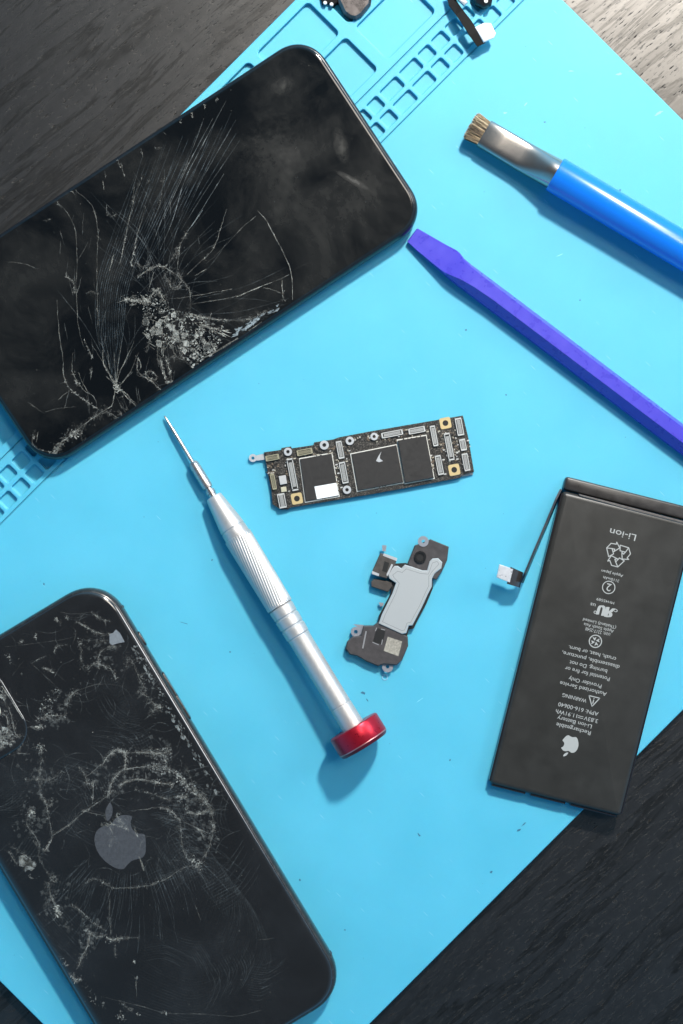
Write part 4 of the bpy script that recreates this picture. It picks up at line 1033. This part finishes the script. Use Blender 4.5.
plate = [(300,212),(312,200),(332,200),(348,212),(366,194),(400,204),(452,222),(474,222),(486,178),(500,164),(528,162),(548,182),(543,212),(510,238),(498,262),(496,302),(474,345),(448,402),(428,440),(402,490),(384,492),(372,528),(352,533),(238,482),(252,440),(304,335),(322,284),(290,262),(284,246)]
obj('silver_plate', quadpx(es, F(plate), .18, .345, .022), mat('brushed_nickel', (.62, .62, .60), .30, .5, .5), es)
cxp, cyp = 410, 350
ins = [(330,225),(352,232),(372,214),(440,236),(480,240),(500,185),(522,178),(532,190),(500,225),(482,250),(482,296),(462,338),(436,396),(416,432),(394,474),(376,478),(364,512),(350,515),(256,472),(268,440),(320,335),(338,284),(312,256),(306,244)]
bm = BM(); gp = [Lc(es, x, y, .346) for x, y in F(ins)]
for a_, b_ in zip(gp, gp[1:] + gp[:1]): stroke(bm, a_, b_, .010, .3462)
obj('plate_groove', bm, mat('groove_shade', (.20, .20, .20), .4, .3), es)
p = Lc(es, *F([(440,156)])[0], .3)
bm = BM(); ring(bm, p.x, p.y, .29, .36, .13, .21, 30); obj('microphone_gasket', bm, mat('rubber_black', (.012, .012, .012), .3), es, auto=40)
bm = BM(); disc(bm, p.x, p.y, .29, .33, .13, 24); obj('microphone_mesh', bm, mat('mesh_black', (.025, .024, .023), .3), es)
TABM = mat('pale_steel', (.36, .36, .39), .35, .5)
for (x, y), r_, z_ in (((455,80), 5.4, .32), ((281,692), 5.6, .20)):
    p = Lc(es, *F([(x, y)])[0], z_); bm = BM(); ring(bm, p.x, p.y, z_ - .03, z_, .06, r_ / 29, 24); obj('screw_tab', bm, TABM, es, auto=40)
p = Lc(es, *F([(126,521)])[0], .2)
bm = BM(); ring(bm, p.x, p.y, .17, .20, .065, .17, 24); obj('screw_tab', bm, TABM, es, auto=40)
obj('tab_neck', quadpx(es, F([(112,484),(165,488),(152,540),(140,520),(138,500)]), .172, .198), TABM, es)
CUP = mat('brown_metal', (.10, .085, .075), .35, .4, vary=.2)
obj('sensor_block', quadpx(es, F([(206,226),(246,136),(326,168),(318,196),(296,228),(276,262),(238,252),(212,240)]), .10, .36, .03), CUP, es, auto=20)
obj('sensor_window', quadpx(es, F([(266,176),(290,186),(276,232),(254,224)]), .355, .366), DARKC, es)
obj('sensor_trim', quadpx(es, F([(262,138),(328,162),(325,176),(258,150)]), .34, .372), SILV, es)
obj('sensor_trim', quadpx(es, F([(206,224),(240,238),(238,250),(204,238)]), .33, .366), SILV, es)
obj('sensor_trim', quadpx(es, F([(300,190),(308,194),(288,240),(278,250),(276,240)]), .33, .368), SILV, es)
obj('flex_fold', quadpx(es, F([(200,278),(214,262),(302,278),(304,300),(284,328),(250,318),(202,302)]), .05, .24, .03), CUP, es, auto=20)
obj('contact_pin', quadpx(es, F([(254,98),(276,100),(272,130),(256,126)]), .20, .26), TABM, es)
obj('contact_pin', quadpx(es, F([(238,378),(262,380),(260,394),(246,398)]), .10, .15), TABM, es)
obj('code_label', quadpx(es, F([(282,545),(352,568),(334,640),(262,614)]), .301, .304), mat('beige_label', (.30, .27, .22), .5, vary=.35, vscale=14), es)
obj('contact_recess', quadpx(es, F([(228,502),(272,514),(256,582),(208,572)]), .301, .303), DARKC, es)
LINEM = mat('soft_grey_line', (.28, .27, .27), .4, .3)
for a, b_ in (((228,502),(222,516)),((250,508),(268,512)),((208,572),(236,584)),((256,560),(252,582)),((176,520),(160,600))):
    bm = BM(); a, b_ = F([a])[0], F([b_])[0]; stroke(bm, Lc(es, *a, .3), Lc(es, *b_, .3), .03 if a[0] > 370 else .05, .306)
    obj('contact_line', bm, LINEM, es)
p = Lc(es, 385, 677.5, .05); bm = BM(); ring(bm, p.x, p.y, .006, .03, .07, .105, 24)
obj('clear_ring', bm, mat('clear_film', (.35, .65, .8), .15, 0, .6, Alpha=.45), es, auto=40)

# ------------------------------------------------------------------ loose flex connector at the top
fl = thing('flex_connector', Vector((*W(470, 25, 0)[:2], 0)), 0, 'black ribbon cable piece with a bright white connector pad lying over the small pockets', 'cable')
BLKF = mat('black_ribbon', (.006, .006, .006), .5, 0, .08, nb=.2, nscale=12)
bm = BM(); rows = []
for (xa, ya, xb, yb, z) in ((446,-8,453,-12,.30),(448.8,5,457,1.5,.30),(456,14.5,463,10,.40),(463,25,471,20,.45),(470,36,478,31,.48),(477.5,46.5,485.5,42.5,.46)):
    a, b_ = Lc(fl, xa, ya, z), Lc(fl, xb, yb, z); t = Vector((0, 0, .05)); rows.append([a - t, b_ - t, b_, a])
loops_mesh(bm, rows); obj('ribbon', bm, BLKF, fl)
obj('white_pad', quadpx(fl, [(474.5,27),(484,22.5),(491,22.8),(496,33),(494,37.5),(483.5,42.5)], .40, .50, .04), mat('bright_white_plastic', (.85, .85, .85), .4), fl, auto=50)
obj('metal_clip', quadpx(fl, [(455,-3),(460,-6),(468,2),(464,5.5)], .30, .42, .03), SILV, fl, auto=50)
dk = thing('camera_bracket', Vector((*W(483, -8, 0)[:2], 0)), 0, 'black fragment with a pale dot cut off by the top edge beside the ribbon cable', 'phone part')
obj('housing', quadpx(dk, [(470,-22),(496,-22),(492,3),(484,7),(476,3)], .02, .34, .05), mat('gloss_black_part', (.012, .012, .012), .25), dk, auto=50)
p = Lc(dk, 486, 1, .35); bm = BM(); disc(bm, p.x, p.y, .33, .36, .07, 16, .015); obj('contact_dot', bm, mat('cream_dot', (.8, .72, .62), .4), dk)
# metal cup in the tray
mc = thing('vibration_motor', Vector((*W(354, 0, 0)[:2], -.22)), 0, 'dull brown metal part sitting in an upper tray compartment at the top edge', 'phone part')
obj('casing', quadpx(mc, [(339,-26),(374,-24),(371,2),(362,13),(356,16.5),(350,15.5),(344,11),(337,-3)], -.0, .42, .09), mat('tarnished_metal', (.13, .115, .11), .28, .85, .6, vary=.2, vscale=4, nb=.1, nscale=3), mc, auto=20)
obj('bracket', quadpx(mc, [(318,-16),(338,-16),(338,0),(333,3.5),(327,1),(322,2)], .10, .36, .03), BLKF, mc)
for x, y in ((325, .5), (331.5, 2.0)):
    p = Lc(mc, x, y, .4); bm = BM(); disc(bm, p.x, p.y, .34, .40, .07, 14, .02); obj('solder_dot', bm, SILV, mc)

# ------------------------------------------------------------------ camera, light, world
cam = bpy.data.cameras.new('camera'); cam.sensor_fit = 'VERTICAL'
cam.angle_y = 2 * math.atan(512 / S / H) if hasattr(cam, 'angle_y') else 1
co_ = bpy.data.objects.new('camera', cam); COL.objects.link(co_); co_.location = (0, 0, H)
cam.clip_start = 1; cam.clip_end = 500
scene.camera = co_

def lamp(name, loc, tgt, size, power, col):
    l = bpy.data.lights.new(name, 'AREA'); l.shape = 'DISK'; l.size = size; l.energy = power; l.color = col
    o = bpy.data.objects.new(name, l); COL.objects.link(o); o.location = loc
    o.rotation_euler = (Vector(tgt) - Vector(loc)).to_track_quat('-Z', 'Y').to_euler(); return o
KEY = Vector((25, 63, 64))
lamp('window_lamp', KEY, (0, 0, 0), 7.5, 141000, (1.0, .955, .905))

w = bpy.data.worlds.new('World'); scene.world = w; w.use_nodes = True; nt = w.node_tree
bg = nt.nodes['Background']; tc = nt.nodes.new('ShaderNodeTexCoord')
def dirw(d, lo, hi, amt, colr):
    dp = nt.nodes.new('ShaderNodeVectorMath'); dp.operation = 'DOT_PRODUCT'; dp.inputs[1].default_value = Vector(d).normalized()
    nt.links.new(tc.outputs['Generated'], dp.inputs[0])
    mr = nt.nodes.new('ShaderNodeMapRange'); mr.interpolation_type = 'SMOOTHSTEP'; mr.inputs[1].default_value = lo; mr.inputs[2].default_value = hi; mr.inputs[4].default_value = amt
    nt.links.new(dp.outputs['Value'], mr.inputs[0])
    sc = nt.nodes.new('ShaderNodeVectorMath'); sc.operation = 'SCALE'; sc.inputs[0].default_value = colr; nt.links.new(mr.outputs[0], sc.inputs['Scale']); return sc.outputs[0]
def add(a, b_):
    n = nt.nodes.new('ShaderNodeVectorMath'); n.operation = 'ADD'
    for i, x in enumerate((a, b_)):
        if isinstance(x, tuple): n.inputs[i].default_value = x
        else: nt.links.new(x, n.inputs[i])
    return n.outputs[0]
e = add((.028, .052, .082), dirw((.35, .9, .30), .50, .95, .9, (.30, .70, 1.0)))
e = add(e, dirw((-.7, -.6, .25), .45, .95, .55, (.15, .6, 1.0)))
e = add(e, dirw((.9, -.4, .25), .45, .95, .45, (.3, .65, 1.0)))
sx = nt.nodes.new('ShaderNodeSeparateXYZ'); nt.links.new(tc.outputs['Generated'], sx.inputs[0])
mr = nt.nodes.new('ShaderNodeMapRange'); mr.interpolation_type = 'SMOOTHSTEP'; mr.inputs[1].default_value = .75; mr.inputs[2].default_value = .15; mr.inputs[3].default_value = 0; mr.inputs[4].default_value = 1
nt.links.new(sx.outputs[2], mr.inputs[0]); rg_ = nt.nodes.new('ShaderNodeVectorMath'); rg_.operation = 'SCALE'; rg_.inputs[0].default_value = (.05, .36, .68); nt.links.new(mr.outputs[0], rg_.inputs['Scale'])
e = add(e, rg_.outputs[0])  # blue ring low in the world, added to fill the shadows
e = add(e, dirw((.24, .36, .90), .987, .9993, 13.0, (1, .92, .80)))  # unseen bright patch added so the table's upper right corner glares
e = add(e, dirw((.74, .45, .50), .982, .997, 13.0, (1, .97, .94)))  # unseen bright patch added for the highlight lines on the phones' right edges
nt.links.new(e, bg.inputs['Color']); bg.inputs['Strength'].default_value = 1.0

scene.view_settings.view_transform = 'Standard'; scene.view_settings.look = 'None'; scene.view_settings.exposure = 0
scene.render.engine = 'CYCLES'
scene.render.resolution_x = 683; scene.render.resolution_y = 1024
